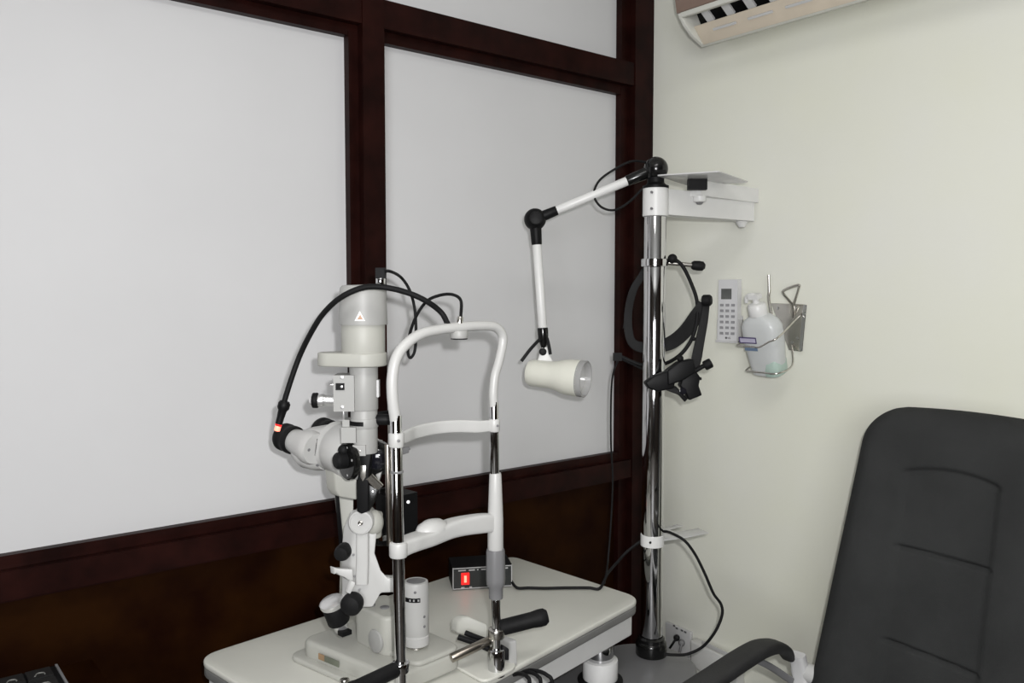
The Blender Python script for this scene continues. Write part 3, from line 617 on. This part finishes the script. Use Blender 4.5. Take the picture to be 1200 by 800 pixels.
# mirror fork
mk = MB()
mk.prism([TW(zat(531),-rp(9),.010), TW(zat(531),rp(9),.010), TW(zat(552),rp(6),.010), TW(zat(560),rp(5.5),.010), TW(zat(600),rp(5),.010), TW(zat(603),-rp(3),.010), TW(zat(600),-rp(8.5),.010), TW(zat(566),-rp(8.5),.010), TW(zat(552),-rp(5),.010)], -dn*.024, .0015)
mir = mk.build('mirror_holder', M['black'], sl)
MB().prism([TW(zat(545),-rp(5),.0105), TW(zat(545),rp(3),.0105), TW(zat(559),rp(2.5),.0105), TW(zat(564),-rp(1),.0105), TW(zat(559),-rp(4),.0105)], dn*.001, .0003).build('mirror_facet', M['steel'], mir)
MB().ribbon([P(432,558,1.46), P(445,571,1.47)], .016, .008, FW, smooth=False).build('mirror_plate', M['steel'], mir)
MB().prism([P(431,566,1.465), P(444,574,1.465), P(438,590,1.465), P(432,600,1.465), P(428,590,1.465)], FW*.02, .002).build('mirror_bracket', M['gloss'], mir)
MB().cyl(P(437,575.5,1.465), P(437,575.5,1.461), .002, None, .0003, 12).build('bracket_screw', M['silver'], mir)
MB().prism([P(440,556,1.48), P(447,553,1.48), P(444,564,1.48)], FW*.015, .001).build('reflector_tab', M['white'], mir)
# --- microscope
Q0 = P(432, 538, 1.505); QE = P(356, 507.5, 1.625); md = (QE-Q0).normalized(); ML = (QE-Q0).length
mside = md.cross(ZV).normalized(); mup = mside.cross(md).normalized()      # mside points away from the photographer's left
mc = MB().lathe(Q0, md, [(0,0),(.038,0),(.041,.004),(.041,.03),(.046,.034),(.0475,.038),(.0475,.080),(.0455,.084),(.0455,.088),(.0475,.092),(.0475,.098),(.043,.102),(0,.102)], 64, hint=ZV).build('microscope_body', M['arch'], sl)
def MQ(u, v, w_): return Q0+mside*u+mup*v+md*w_
bh = MB(); verts = []; sg = 40
secs = [(.096,.044,.044,-.002),(.110,.057,.044,-.006),(.128,.066,.042,-.009),(.142,.066,.036,-.008),(.151,.060,.028,-.006)]
for (w_, hw, hh, dv) in secs:
    for k in range(sg):
        a = 2*PI*k/sg; c, s_n = math.cos(a), math.sin(a)
        verts.append(MQ(math.copysign(abs(c)**.7, c)*hw, math.copysign(abs(s_n)**.8, s_n)*hh+dv, w_))
bh._add(verts, [(i*sg+k, i*sg+(k+1)%sg, (i+1)*sg+(k+1)%sg, (i+1)*sg+k) for i in range(len(secs)-1) for k in range(sg)]+[tuple(range(sg-1,-1,-1)), tuple((len(secs)-1)*sg+k for k in range(sg))])
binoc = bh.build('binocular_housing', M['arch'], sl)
E1 = P(332, 511, 1.585); E2 = P(376, 503.5, 1.665)
for ea in (E1, E2):
    eu = (-md+(MQ(0,-.004,.10)-ea)*.8).normalized()
    ep = MB().lathe(ea+eu*.030, eu, [(.0215,0),(.0225,.003),(.0235,.016),(.027,.034),(.031,.05),(.031,.06),(.028,.066)], 44).build('eyepiece', M['arch'], sl)
    MB().lathe(ea-eu*.002, eu, [(.010,.004),(.018,.001),(.024,.0),(.0262,.004),(.0266,.012),(.0253,.014),(.0256,.024),(.0268,.026),(.0268,.034),(.0255,.037),(.020,.037)], 44).build('rubber_cup', M['rubber'], ep)
    MB().lathe(ea+eu*.002, eu, [(.0,0),(.012,.001),(.012,.003),(0,.004)], 28).build('eyepiece_lens', M['lens'], ep)
from mathutils.bvhtree import BVHTree
def picker(o):
    org = sl.location; t = BVHTree.FromPolygons([v.co+org for v in o.data.vertices], [tuple(p.vertices) for p in o.data.polygons])
    def hit(px, py):
        a, n, *_ = t.ray_cast(CAM, ray(px, py).normalized()); return (a, n) if a is not None else None
    return hit
picks = [picker(o) for o in [binoc]+[c for c in sl.children if c.name.startswith(('eyepiece', 'microscope_body'))]]
def hit(px, py):
    hs_ = [h for h in (f(px, py) for f in picks) if h]
    return min(hs_, key=lambda h: (h[0]-CAM).length) if hs_ else None
for q in ((362,527),(372,545)):
    h_ = hit(*q)
    if h_: MB().cyl(h_[0]-h_[1]*.003, h_[0]+h_[1]*.0008, .003, None, .0003, 12).build('housing_screw', M['grey'], binoc)
mb = MB()
for k in range(9):
    h_ = hit(371.6-.30*k, 515+2.2*k)
    if h_: mb.box(h_[0], (.0022, .0030, .0006), (h_[1].cross(ZV).normalized(), h_[1].cross(h_[1].cross(ZV)).normalized(), h_[1]), .0001)
mb.build('brand_lettering', M['darkmark'], binoc)
# magnification knobs
kl = P(405, 540, 1.45); kax = V((-.99,.02,0)).normalized()
mg = MB(); mg.lathe(kl-kax*.012, kax, [(0,0),(.032,0),(.0335,.002),(.0335,.010),(.0315,.012),(.018,.013),(0,.013)], 48, sx=1, sy=1.0)
mk1 = mg.build('magnifier_knob', M['gloss'], sl)
mb2 = MB().lathe(kl-kax*.002+V((0,0,.002)), kax, [(0,0),(.013,0),(.0150,.003),(.0145,.018),(.011,.022),(0,.023)], 14); mb2.sphere(kl+kax*.004+V((0,0,.020)), .0095, 18, 10)
mb2.build('knob_hub', M['rubber'], mk1)
mb2 = MB()
for a in (.2, 1.3, 2.4, 3.6, 5.0):
    X_, Y_, _ = basis(kax); p = kl+X_*(math.cos(a)*.025)+Y_*(math.sin(a)*.025); mb2.cyl(p-kax*.001, p+kax*.001, .0022, None, .0003, 10)
mb2.build('knob_dots', M['mark'], mk1)
ob = P(440, 538, 1.49)
mk2 = MB().lathe(ob-dn*.03, dn, [(0,0),(.024,0),(.030,.006),(.0315,.014),(.0315,.028),(.028,.032),(.024,.032),(.022,.028),(0,.028)], 48).build('objective_ring', M['gloss'], sl)
MB().lathe(ob-dn*.004, dn, [(.021,0),(.016,.004),(.008,.006),(0,.0065)], 40).build('objective_lens', M['lens'], mk2)
MB().prism([P(437,515,1.53), P(447,517,1.53), P(447,536,1.53), P(437,536,1.53)], FW*.02, .002).build('lens_mount', M['white'], mk2)
# support plate under microscope
MB().prism([P(389,535,1.52), P(418,535,1.52), P(419,586,1.52), P(398,582,1.52), P(393,574,1.52), P(392,560,1.52)], TB*.03+TA*.0, .003).build('support_plate', M['cream'], sl)
# black motor box behind post
bxo = MB().box(P(465, 606, 1.60)+V((0,0,0)), (.062, .05, .096), (TA, TB, ZV), .004).build('background_lamp_box', M['black'], sl)
mb = MB()
mb.cyl(P(478.5,588,1.565), P(478.5,588,1.555), .0035, None, .0005, 14); mb.build('box_screw', M['silver'], bxo)
MB().box(P(451,629,1.56), (.020,.012,.010), (TA,TB,ZV), .002).build('chrome_clip', M['chrome'], bxo)
MB().cyl(P(441,470+15,1.60), P(456,483,1.60), .004).build('link_rod', M['black'], sl)
MB().prism([P(444,573,1.59), P(456,570,1.59), P(470,578,1.59), P(470,640,1.59), P(440,640,1.59)], FW*.03, .004).build('box_bracket', M['gloss'], sl)

# --- headrest
TLp, TRp = 1.342, 1.497
Lb = P(467, 560, TLp); Rb = P(579.5, 560, TRp)
hd = V((Rb.x-Lb.x, Rb.y-Lb.y, 0)); hw = hd.length; hd.normalize(); hn = V((-hd.y, hd.x, 0))
def HP(px, py): return line_at(px, py, Lb, hd)
LA_, LZ_ = line_at(463.9, 490, Lb, hd), line_at(469.7, 790, Lb, hd)
RA_, RZ_ = line_at(578.9, 480, Lb, hd), line_at(582.2, 790, Lb, hd)
def HL(z): return LZ_+(LA_-LZ_)*((z-LZ_.z)/(LA_.z-LZ_.z))
def HR(z): return RZ_+(RA_-RZ_)*((z-RZ_.z)/(RA_.z-RZ_.z))
zl_ = lambda py: P(467, py, TLp).z
zr_ = lambda py: P(579.5, py, TRp).z
arch = MB().tube([HP(463.4,492), HP(460,465), HP(460,440), HP(465,418), HP(477,402), HP(494,391), HP(515,386), HP(540,383), HP(565,381.5), HP(580,383), HP(588,391), HP(589,402), HP(585,422), HP(580,440), HP(578,460), HP(578.5,476)], [.0092,.0090,.0088,.0086,.0086,.0084,.0080,.0079], 20, 8).build('headrest_arch', M['arch'], sl)
for q in ((466.5,485,TLp),(582.5,470,TRp)): MB().cyl(P(q[0],q[1],q[2]-.012), P(q[0],q[1],q[2]-.005), .0022, None, .0003, 10).build('arch_screw', M['grey'], arch)
LT, RTp = HL(HP(463.5,489).z), HR(HP(578.5,473).z)
mb = MB(); mb.cyl(V((LT.x,LT.y,LT.z+.004)), HL(TZ-.012), .0096, None, .0005, 40); mb.build('left_post', M['chrome'], sl)
mb = MB(); mb.cyl(HL(zl_(552)-.002), HL(zl_(552)+.002), .0108, None, .0008, 32); mb.build('post_ring', M['grey'], sl)
MB().cyl(HL(zl_(520))+hn*.012-hd*.009, HL(zl_(640))+hn*.012-hd*.009, .0042, None, .0005, 16).build('height_rod', M['axle'], sl)
MB().cyl(HR(RTp.z+.004), HR(zr_(560)), .0082, None, .0005, 32).build('right_post', M['chrome'], sl)
# forehead band
bh1 = HL(zl_(514.5)); bh2 = HR(zr_(497.5)); mid = (bh1+bh2)/2
bpts = [bh1+hd*.004, bh1+hd*.03+hn*.010+V((0,0,.0015)), bh1*.72+bh2*.28+hn*.024+V((0,0,.003)), mid+hn*.031+V((0,0,.004)), bh1*.3+bh2*.7+hn*.023+V((0,0,.003)), bh2-hd*.03+hn*.009, bh2-hd*.004]
fb_ = MB().ribbon(bpts, .006, [.020,.022,.022,.022,.022,.020], ZV, 8).build('forehead_band', M['arch'], sl)
for pz, r_, nm in ((bh1, .0125, 'band_collar'), (bh2, .0105, 'band_collar')):
    MB().cyl(pz-V((0,0,.012)), pz+V((0,0,.012)), r_, None, .003).build(nm, M['arch'], fb_)
MB().cyl(bh1-FW*.0115+RT*.005, bh1-FW*.0145+RT*.006, .0025, None, .0004, 10).build('collar_screw', M['grey'], fb_); MB().cyl(bh2-FW*.009+RT*.006, bh2-FW*.0125+RT*.007, .0022, None, .0004, 10).build('collar_screw', M['grey'], fb_)
mk_ = HL(zl_(528)); ms = MB().prism([mk_+hd*.008+V((0,0,.004)), mk_+hd*.026+V((0,0,.0025)), mk_+hd*.026-V((0,0,.006)), mk_+hd*.008-V((0,0,.008))], hn*.012, .001); ms.cyl(mk_+hd*.025+hn*.006, mk_+hd*.031+hn*.006, .003, None, .0004, 10); ms.build('canthus_marker', M['deck'], sl)
# chin rest
c1 = HL(zl_(644.5)); c2 = HR(zr_(613))
cpts = [c1+hd*.006, c1+hd*.03+hn*.008+V((0,0,.001)), c1*.66+c2*.34+hn*.016+V((0,0,.0)), c1*.4+c2*.6+hn*.016+V((0,0,.005)), c1*.16+c2*.84+hn*.006+V((0,0,.004)), c2-hd*.004]
cr_ = MB().ribbon(cpts, [.024,.034,.038,.030,.022,.018], [.026,.026,.026,.031,.034,.033], ZV, 8, power=5).build('chin_rest', M['arch'], sl)
MB().cyl(c1-V((0,0,.0135)), c1+V((0,0,.0125)), .0150, None, .004).build('chin_collar', M['arch'], cr_)
cc = P(507, 617, 1.425); MB().lathe(cc-V((0,0,.004)), ZV, [(0,-.008),(.030,-.008),(.0315,.001),(.028,.008),(.016,.015),(0,.0175)], 40, sx=.7, sy=1.05, hint=hd).build('chin_cup', M['arch'], cr_)
rpst = MB().lathe(HR(zr_(645)), ZV, [(0,0),(rp(9.4)*.96,0),(rp(10)*.96,.003),(rp(9.8)*.96,.055),(rp(8.6)*.96,.10),(rp(7.6)*.96,zr_(554)-zr_(645)-.003),(rp(6.8)*.96,zr_(554)-zr_(645))], 40).build('post_sleeve', M['arch'], sl)
hgt = zr_(645)-zr_(704)
mb = MB(); n_ = 48; prof = [(.0125,0),(.0128,.004),(.0130,.020),(.0165,.026),(.0172,.036),(.0165,hgt-.004),(.0155,hgt)]
verts = []
for r_, h_ in prof:
    for k in range(n_):
        rr = r_*(1+(.035 if (k//4) % 2 else 0)*(1 if h_ > .024 else .3)); a = 2*PI*k/n_; verts.append(HR(zr_(704)+h_)+V((math.cos(a)*rr, math.sin(a)*rr, 0)))
mb._add(verts, [(i*n_+k, i*n_+(k+1)%n_, (i+1)*n_+(k+1)%n_, (i+1)*n_+k) for i in range(len(prof)-1) for k in range(n_)]+[tuple(range(n_-1,-1,-1)), tuple((len(prof)-1)*n_+k for k in range(n_))])
mb.build('height_grip', M['grey'], sl)['label'] = 'grey ribbed chin rest height grip'
MB().cyl(HR(TZ-.002), HR(zr_(703)), .0082, None, .0005, 32).build('right_post', M['chrome'], sl)
mb = MB().cyl(HR(zr_(752)), HR(zr_(741)), .0155, None, .002); mb.build('post_collar', M['steel'], sl)
MB().cyl(HR(zr_(798)), HR(zr_(766)), .0158, None, .002).build('post_socket', M['chrome'], sl)
MB().cyl(HL(zl_(793)), HL(zl_(781)), .0148, None, .002).build('post_collar', M['chrome'], sl)
# arch fixation socket and plug
fs_ = HP(538, 391); MB().cyl(fs_-V((0,0,.008)), fs_+V((0,0,.006)), rp(11)*.93, None, .002).build('target_socket', M['white'], arch)
MB().cyl(fs_-V((0,0,.0095)), fs_-V((0,0,.0075)), rp(10.4)*.93, None, .0005).build('socket_base', M['black'], arch)
MB().cyl(HP(538,382), HP(539.5,371), .0055, None, .001).build('plug_collar', M['steel'], arch)
# fixation gooseneck
tg = 1.45; GR = .0048
goose = MB().tube([HP(525,380), P(517,366,1.41), P(500,353,1.395), P(478,343,1.385), P(450,336.5,1.375), P(425,337,1.375), P(400,348,1.38), P(380,366,1.40), P(366,387,1.42), P(352,415,tg), P(341,445,tg), P(332,474,tg)], GR, 14).build('fixation_arm', M['rubber'], sl)
MB().lathe(P(334,470,tg), P(326,499,tg)-P(334,470,tg), [(0,0),(.008,0),(.0105,.004),(.0105,.012),(.0075,.017),(.0065,.030),(.0062,.041),(0,.041)], 24).build('target_holder', M['black'], goose)
MB().cyl(P(326.5,497,tg), P(324.5,505,tg), .0052, None, .002, 20).build('red_target_light', M['redhot'], goose)
MB().cyl(P(327.2,495,tg), P(326,499,tg), .0058, None, .0008, 20).build('target_ring', M['red'], goose)
# lamp cable
cn = TW(zat(331), rp(21.5), .0)
plg = MB().cyl(TW(zat(334), rp(21), 0), TW(zat(326), rp(21), 0), .0085, None, .001).build('lamp_connector', M['chrome'], cap)
MB().box(TW(zat(320), rp(21), 0), (.016,.016,.018), xr, .003).build('connector_boot', M['rubber'], cap)
tk = 1.53
MB().tube([TW(zat(318.5), rp(23), 0), TW(zat(318), rp(32), 0), P(470,325,tk), P(480,340,tk), P(486,362,tk), P(487.5,390,tk), P(486,411,tk), P(481,419,tk), P(478,412,tk), P(480,392,tk-.02), P(488,370,tk-.04), P(500,353,tk-.05), P(515,346,1.47), P(530,345,1.46), P(540,352,HP(540,352).dot(FW) and 1.45), HP(540,372)], .0028).build('lamp_cable', M['rubber'], sl)
# handles, rod and clamps
hz_ = lambda px, py, t: P(px, py, t)
MB().lathe(HR(zr_(741))+hd*.010-V((0,0,.002)), P(636,723,1.535)-(HR(zr_(741))+hd*.010-V((0,0,.002))), [(0,0),(.012,0),(.0145,.004),(.0145,.060),(.0160,.074),(.0155,.084),(.011,.090),(0,.091)], 32).build('grip_handle', M['rubber'], sl)
lh0 = HL(zl_(788))-hd*.008; lh1 = P(418, 806, 1.30)
MB().lathe(lh0, lh1-lh0, [(0,0),(.011,0),(.0125,.004),(.0125,.075),(.0138,.085),(.0130,.093),(0,.098)], 32).build('grip_handle', M['rubber'], sl)
MB().cyl(P(404,795,1.42), P(404,803,1.42), .008, None, .001, 24).build('small_thumb_screw', M['steel'], sl)
r0 = BQ(.085,-.095,TZ+.026); r1 = HR(TZ+.022)+hn*.03
r0 = P(531, 770, 1.50); r1 = P(574, 750, 1.535)
MB().cyl(r0-(r1-r0)*.05, r1, .0082, None, .0005, 32).build('slide_axle', M['axle'], sl)
wbk = MB().prism([P(536,742,1.58), P(536,730,1.58), P(541,724,1.58), P(549,722,1.58), P(572,731,1.58), P(572,752,1.58)], TB*.02, .004).build('rail_cover', M['cream'], sl)
MB().prism([P(597,752,1.545), P(606,749,1.545), P(607,780,1.545), P(597,782,1.545)], TB*.03, .003).build('clamp_cover', M['white'], sl)
mb = MB(); mb.ribbon([P(537,746,1.545), P(555,752,1.54), P(573,760,1.53)], .011, .009, ZV, smooth=False); mb.ribbon([P(545,741,1.56), P(560,747,1.555), P(574,752,1.54)], .010, .008, ZV, smooth=False)
mb.prism([P(589,755,1.52), P(597,760,1.52), P(597,774,1.52), P(588,772,1.52)], TB*.02, .002); mb.build('clamp_fork', M['black'], sl)
# bracket plate that holds the posts over the table edge
zt = TZ+.001
MB().prism(round_poly([HR(zt)-hd*.040+hn*.11, HR(zt)+hd*.055+hn*.11, HR(zt)+hd*.045-hn*.020, HR(zt)-hd*.05-hn*.020], [.01,.01,.035,.02]), V((0,0,.006)), .002).build('post_bracket', M['top'], sl)
MB().prism(round_poly([HL(zt)-hd*.05+hn*.09, HL(zt)+hd*.05+hn*.09, HL(zt)+hd*.04-hn*.025, HL(zt)-hd*.04-hn*.025], .015), V((0,0,.006)), .002).build('post_bracket', M['top'], sl)
tx1 = P(373, 525, 1.50)

# cables drooping below the table edge
for i, (a, b, c, lab) in enumerate((((613,787),(618,793),(621,806),'black cable drooping below the table edge, nearest the slit lamp'), ((622,785),(630,792),(634,806),'black cable drooping below the table edge, middle of three'), ((627,783),(640,790),(648,806),'black cable drooping below the table edge, nearest the chair'))):
    z0 = TZ-.032
    pA = P(a[0], a[1], 1.525); pB = P(b[0], b[1], 1.505); pC = P(c[0], c[1], 1.50)
    tag(MB().tube([pA+TB*.030+V((0,0,-.016)), pA+TB*.008+V((0,0,-.006)), pB, pC, pC-V((0,0,.12))], .0036).build('drooping_cable', M['rubber']), lab, 'cable', 'cables under the tabletop')

# ================================================================== OFFICE CHAIR
CY = .725
ch = thing('office_chair', 'charcoal cloth high-back office chair against the cream wall', 'chair', (1.36, CY, 0))
def bx_(z):   # centre line of the backrest front face in X
    return 1.585+(z-.60)*.205
def hwid(z):
    return .238-(z-.6)*.088
ztop, zbot = 1.217, .50
def backgrid(sign, nu=56, nv=90):
    vs = []
    for j in range(nv+1):
        v = j/nv; z = zbot+(ztop-zbot)*v
        w = hwid(z); r = .072; dz = ztop-z
        if dz < r: w = w-r+math.sqrt(max(0, r*r-(r-dz)**2))*1.0
        if z-zbot < .05: w = w-.05+math.sqrt(max(0, .05**2-(.05-(z-zbot))**2))
        for i in range(nu+1):
            s = -1+2*i/nu; s = math.sin(s*PI/2)*.35+s*.65
            y = s*w
            edge = min(1, (1-abs(s))*w/.045); edgez = min(1, dz/.05, (z-zbot)/.04)
            q = math.sqrt(max(0, 1-(1-edge)**2))*math.sqrt(max(0, 1-(1-edgez)**2))
            fade = min(1, max(0, (z-.75)/(ztop-.75))); zt_ = z-.012*(y/.2)**2*fade*fade*(3-2*fade)
            if sign > 0:
                d = .012+.038*q+.014*math.exp(-((abs(y)-.15)/.05)**2)*q
                yq = y+.011; pz0 = 1.104-.012*(yq/.09)**2; pw = .090
                def st_(a): a = max(0, min(1, a)); return a*a*(3-2*a)
                ins = st_((pw-abs(yq))/.016+.5)*st_((pz0-z)/.012+.5)
                g = 0
                for zs, cs in ((.942,-.002), (.755,-.005), (.57,-.006)): g = max(g, math.exp(-((z-zs+cs*(yq/.09))/.0042)**2)*1.25*ins)
                g = max(g, math.exp(-((z-pz0)/.006)**2)*.9*st_((pw-abs(yq))/.02+.5))
                d -= .0065*g*q; d += (.003-.006*ins)*q
                x = bx_(z)+.035-d
            else:
                x = bx_(z)+.035+.022*q
            vs.append(V((x, CY+y, zt_)))
    return vs
mb = MB(); nu, nv = 96, 260
Aa = backgrid(1, nu, nv); Bb = backgrid(-1, nu, nv); nA = len(Aa)
f = []
for j in range(nv):
    for i in range(nu):
        a = j*(nu+1)+i; f.append((a, a+1, a+nu+2, a+nu+1)); f.append((nA+a+1, nA+a, nA+a+nu+1, nA+a+nu+2))
for j in range(nv):
    for i in (0, nu):
        a = j*(nu+1)+i; f.append((a, a+nu+1, nA+a+nu+1, nA+a))
for i in range(nu):
    for j in (0, nv):
        a = j*(nu+1)+i; f.append((a, a+1, nA+a+1, nA+a))
mb._add(Aa+Bb, f); mb.build('backrest', M['cloth'], ch, ang=60)
mb = MB(); n_ = 40; secs = [(.415,.22,.235),(.42,.245,.25),(.445,.26,.26),(.485,.255,.255),(.50,.235,.24),(.503,.18,.19)]; verts = []
for z_, hx_, hy_ in secs:
    for k in range(n_):
        a = 2*PI*k/n_; c, s = math.cos(a), math.sin(a); verts.append(V((1.34+math.copysign(abs(c)**.5, c)*hx_, CY+math.copysign(abs(s)**.5, s)*hy_, z_)))
mb._add(verts, [(i*n_+k, i*n_+(k+1)%n_, (i+1)*n_+(k+1)%n_, (i+1)*n_+k) for i in range(len(secs)-1) for k in range(n_)]+[tuple(range(n_-1,-1,-1)), tuple((len(secs)-1)*n_+k for k in range(n_))])
mb.build('seat', M['cloth'], ch)
for sg_, ly in ((1, CY+.265), (-1, CY-.265)):
    pad = [(1.04,.652),(1.12,.668),(1.22,.682),(1.32,.695),(1.41,.707),(1.47,.711),(1.52,.703),(1.557,.684),(1.575,.662)]
    ap_ = MB().ribbon([V((x, ly+.01*sg_, z)) for x, z in pad], [.044,.050,.054,.054,.054,.052,.046,.038,.030], [.018,.024,.028,.028,.028,.028,.026,.022,.016], ZV, 8, power=3.2).build('armrest', M['armpad'], ch)
    MB().ribbon([V((1.59, ly-.004*sg_, .585)), V((1.50, ly, .570)), V((1.38, ly, .560)), V((1.22, ly, .555)), V((1.13, ly, .575)), V((1.10, ly, .61)), V((1.11, ly, .65))], .040, .020, V((0,1,0)).cross(V((1,0,0))), 8).build('arm_frame', M['ltgrey'], ap_)
    MB().ribbon([V((1.455, ly+.010*sg_, .692)), V((1.51, ly+.010*sg_, .660)), V((1.575, ly+.006*sg_, .615))], .02, .014, ZV, 6).build('arm_strut', M['grey'], ap_)
    MB().ribbon([V((1.585, ly-.004*sg_, .672)), V((1.592, ly-.006*sg_, .645)), V((1.597, ly-.010*sg_, .60)), V((1.597, ly-.02*sg_, .52)), V((1.52, ly-.05*sg_, .42))], .036, .022, V((1,0,0)), 8).build('arm_upright', M['ltgrey'], ap_)
    MB().cyl(V((1.604, ly-.062*sg_, .632)), V((1.604, ly+.012*sg_, .632)), .020, None, .006).build('arm_hub', M['arch'], ap_)
MB().box((1.36, CY, .395), (.28,.28,.04), None, .01).build('seat_mechanism', M['black'], ch)
MB().ribbon([V((1.50,CY,.38)), V((1.63,CY,.40)), V((1.665,CY,.48)), V((1.69,CY,.62))], .09, .014, V((-1,0,.3)), 6).build('back_bracket', M['black'], ch)
MB().cyl(V((1.36,CY,.11)), V((1.36,CY,.38)), .028, None, .002).build('gas_column', M['black'], ch)
hub = MB().cyl(V((1.36,CY,.075)), V((1.36,CY,.12)), .05, None, .005).build('base_hub', M['black'], ch)
for k in range(5):
    a = 2*PI*k/5+.35; d = V((math.cos(a), math.sin(a), 0)); q = V((1.36, CY, 0))
    lg = MB().ribbon([q+d*.04+V((0,0,.098)), q+d*.16+V((0,0,.088)), q+d*.27+V((0,0,.07))], [.05,.03], [.035,.022], ZV, 5).build('base_leg', M['black'], ch)
    s_ = V((-d.y, d.x, 0)); w0 = q+d*.275+V((0,0,.027))
    MB().cyl(w0-s_*.022, w0-s_*.004, .027, None, .004).cyl(w0+s_*.004, w0+s_*.022, .027, None, .004).cyl(w0-s_*.01, w0+s_*.01, .008).cyl(w0+V((0,0,.0)), w0+V((0,0,.06)), .007).build('caster', M['black'], lg)

# ================================================================== DARK SIDE DESK WITH BLACK KEYPAD
dk_ = thing('side_desk', 'dark brown side desk at the lower left corner', 'desk', (.08, 1.5, 0))
MB().bb(-.36, .345, 1.33, 1.70, .735, .76, .003).build('desk_top', M['veneer'], dk_)
for x in (-.34, .31): MB().bb(x, x+.02, 1.36, 1.69, 0, .736, .002).build('side_panel', M['veneer'], dk_)
MB().bb(-.32, .31, 1.66, 1.68, .2, .736, .002).build('back_panel', M['veneer'], dk_)
kz = .80
k0 = onZ(62, 779, kz); kp = thing('keypad_phone', 'black desk keypad with grey keys on the dark desk', 'telephone', V((k0.x-.09, k0.y-.08, .76)))
MB().box(V((k0.x-.09, k0.y-.082, .778)), (.19,.175,.036), None, .004).build('case', M['black'], kp)
MB().bb(k0.x+.0035, k0.x+.0075, k0.y-.16, k0.y+.004, .792, .799, .001).build('side_rail', M['grey'], kp)
for r in range(3):
    for c in range(4):
        MB().bb(k0.x-.170+c*.042, k0.x-.132+c*.042, k0.y-.042-r*.046, k0.y-.004-r*.046, .794, .801, .002).build('key', mat('key_grey', (.012,.012,.012), .5, noise_amt=.1) if not (r or c) else bpy.data.materials['key_grey'], kp)
mb = MB()
for c in range(4):
    for r in range(2):
        kx, ky = k0.x-.151+c*.042, k0.y-.030-r*.046
        mb.tube([V((kx-.008,ky-.004,.8015)), V((kx-.003,ky+.006,.8015)), V((kx+.006,ky+.004,.8015)), V((kx+.007,ky-.003,.8015))], .0012, 8, 4)
mb.build('key_markings', mat('dim_marking', (.16,.16,.15), .5, noise_amt=.05), kp)

# ================================================================== LIGHT
def area(name, loc, target, size, power, colr=(1,1,1), sizey=None, shape='DISK', spread=PI):
    l = bpy.data.lights.new(name, 'AREA'); l.shape = shape; l.size = size; l.energy = power; l.color = colr; l.spread = spread
    if sizey: l.size_y = sizey
    o = bpy.data.objects.new(name, l); col.objects.link(o); o.location = loc
    o.rotation_euler = (V(target)-V(loc)).to_track_quat('-Z', 'Y').to_euler(); return o
fpos = CAM+RT*.046+UP*.052
area('camera_flash', fpos, fpos+FW, .028, 16.5, (1,.99,.985))
area('ceiling_light', (.2, .1, H-.03), (.2, .1, 0), 1.2, 13, (1,.985,.96), .5, 'RECTANGLE')
area('rear_fill_light', (-2.1, -1.9, 1.6), (1.4, 1.2, 1.3), 1.5, 64, (.98,.99,1), 1.3, 'RECTANGLE')  # added fill from behind the camera to even both walls; no window there
w = bpy.data.worlds.new('room_air'); scn.world = w; w.use_nodes = True
w.node_tree.nodes['Background'].inputs['Color'].default_value = (.5,.5,.5,1); w.node_tree.nodes['Background'].inputs['Strength'].default_value = .2

cam = bpy.data.cameras.new('camera'); cam.sensor_width = 36; cam.lens = 36*FPX/1200; cam.clip_start = .02
co = bpy.data.objects.new('camera', cam); col.objects.link(co); co.location = CAM
co.matrix_world = Matrix(((RT.x,UP.x,-FW.x,CAM.x),(RT.y,UP.y,-FW.y,CAM.y),(RT.z,UP.z,-FW.z,CAM.z),(0,0,0,1)))
scn.camera = co
vs = scn.view_settings; vs.view_transform = 'Standard'; vs.look = 'None'; vs.gamma = 1; vs.use_curve_mapping = False; vs.exposure = 0.11
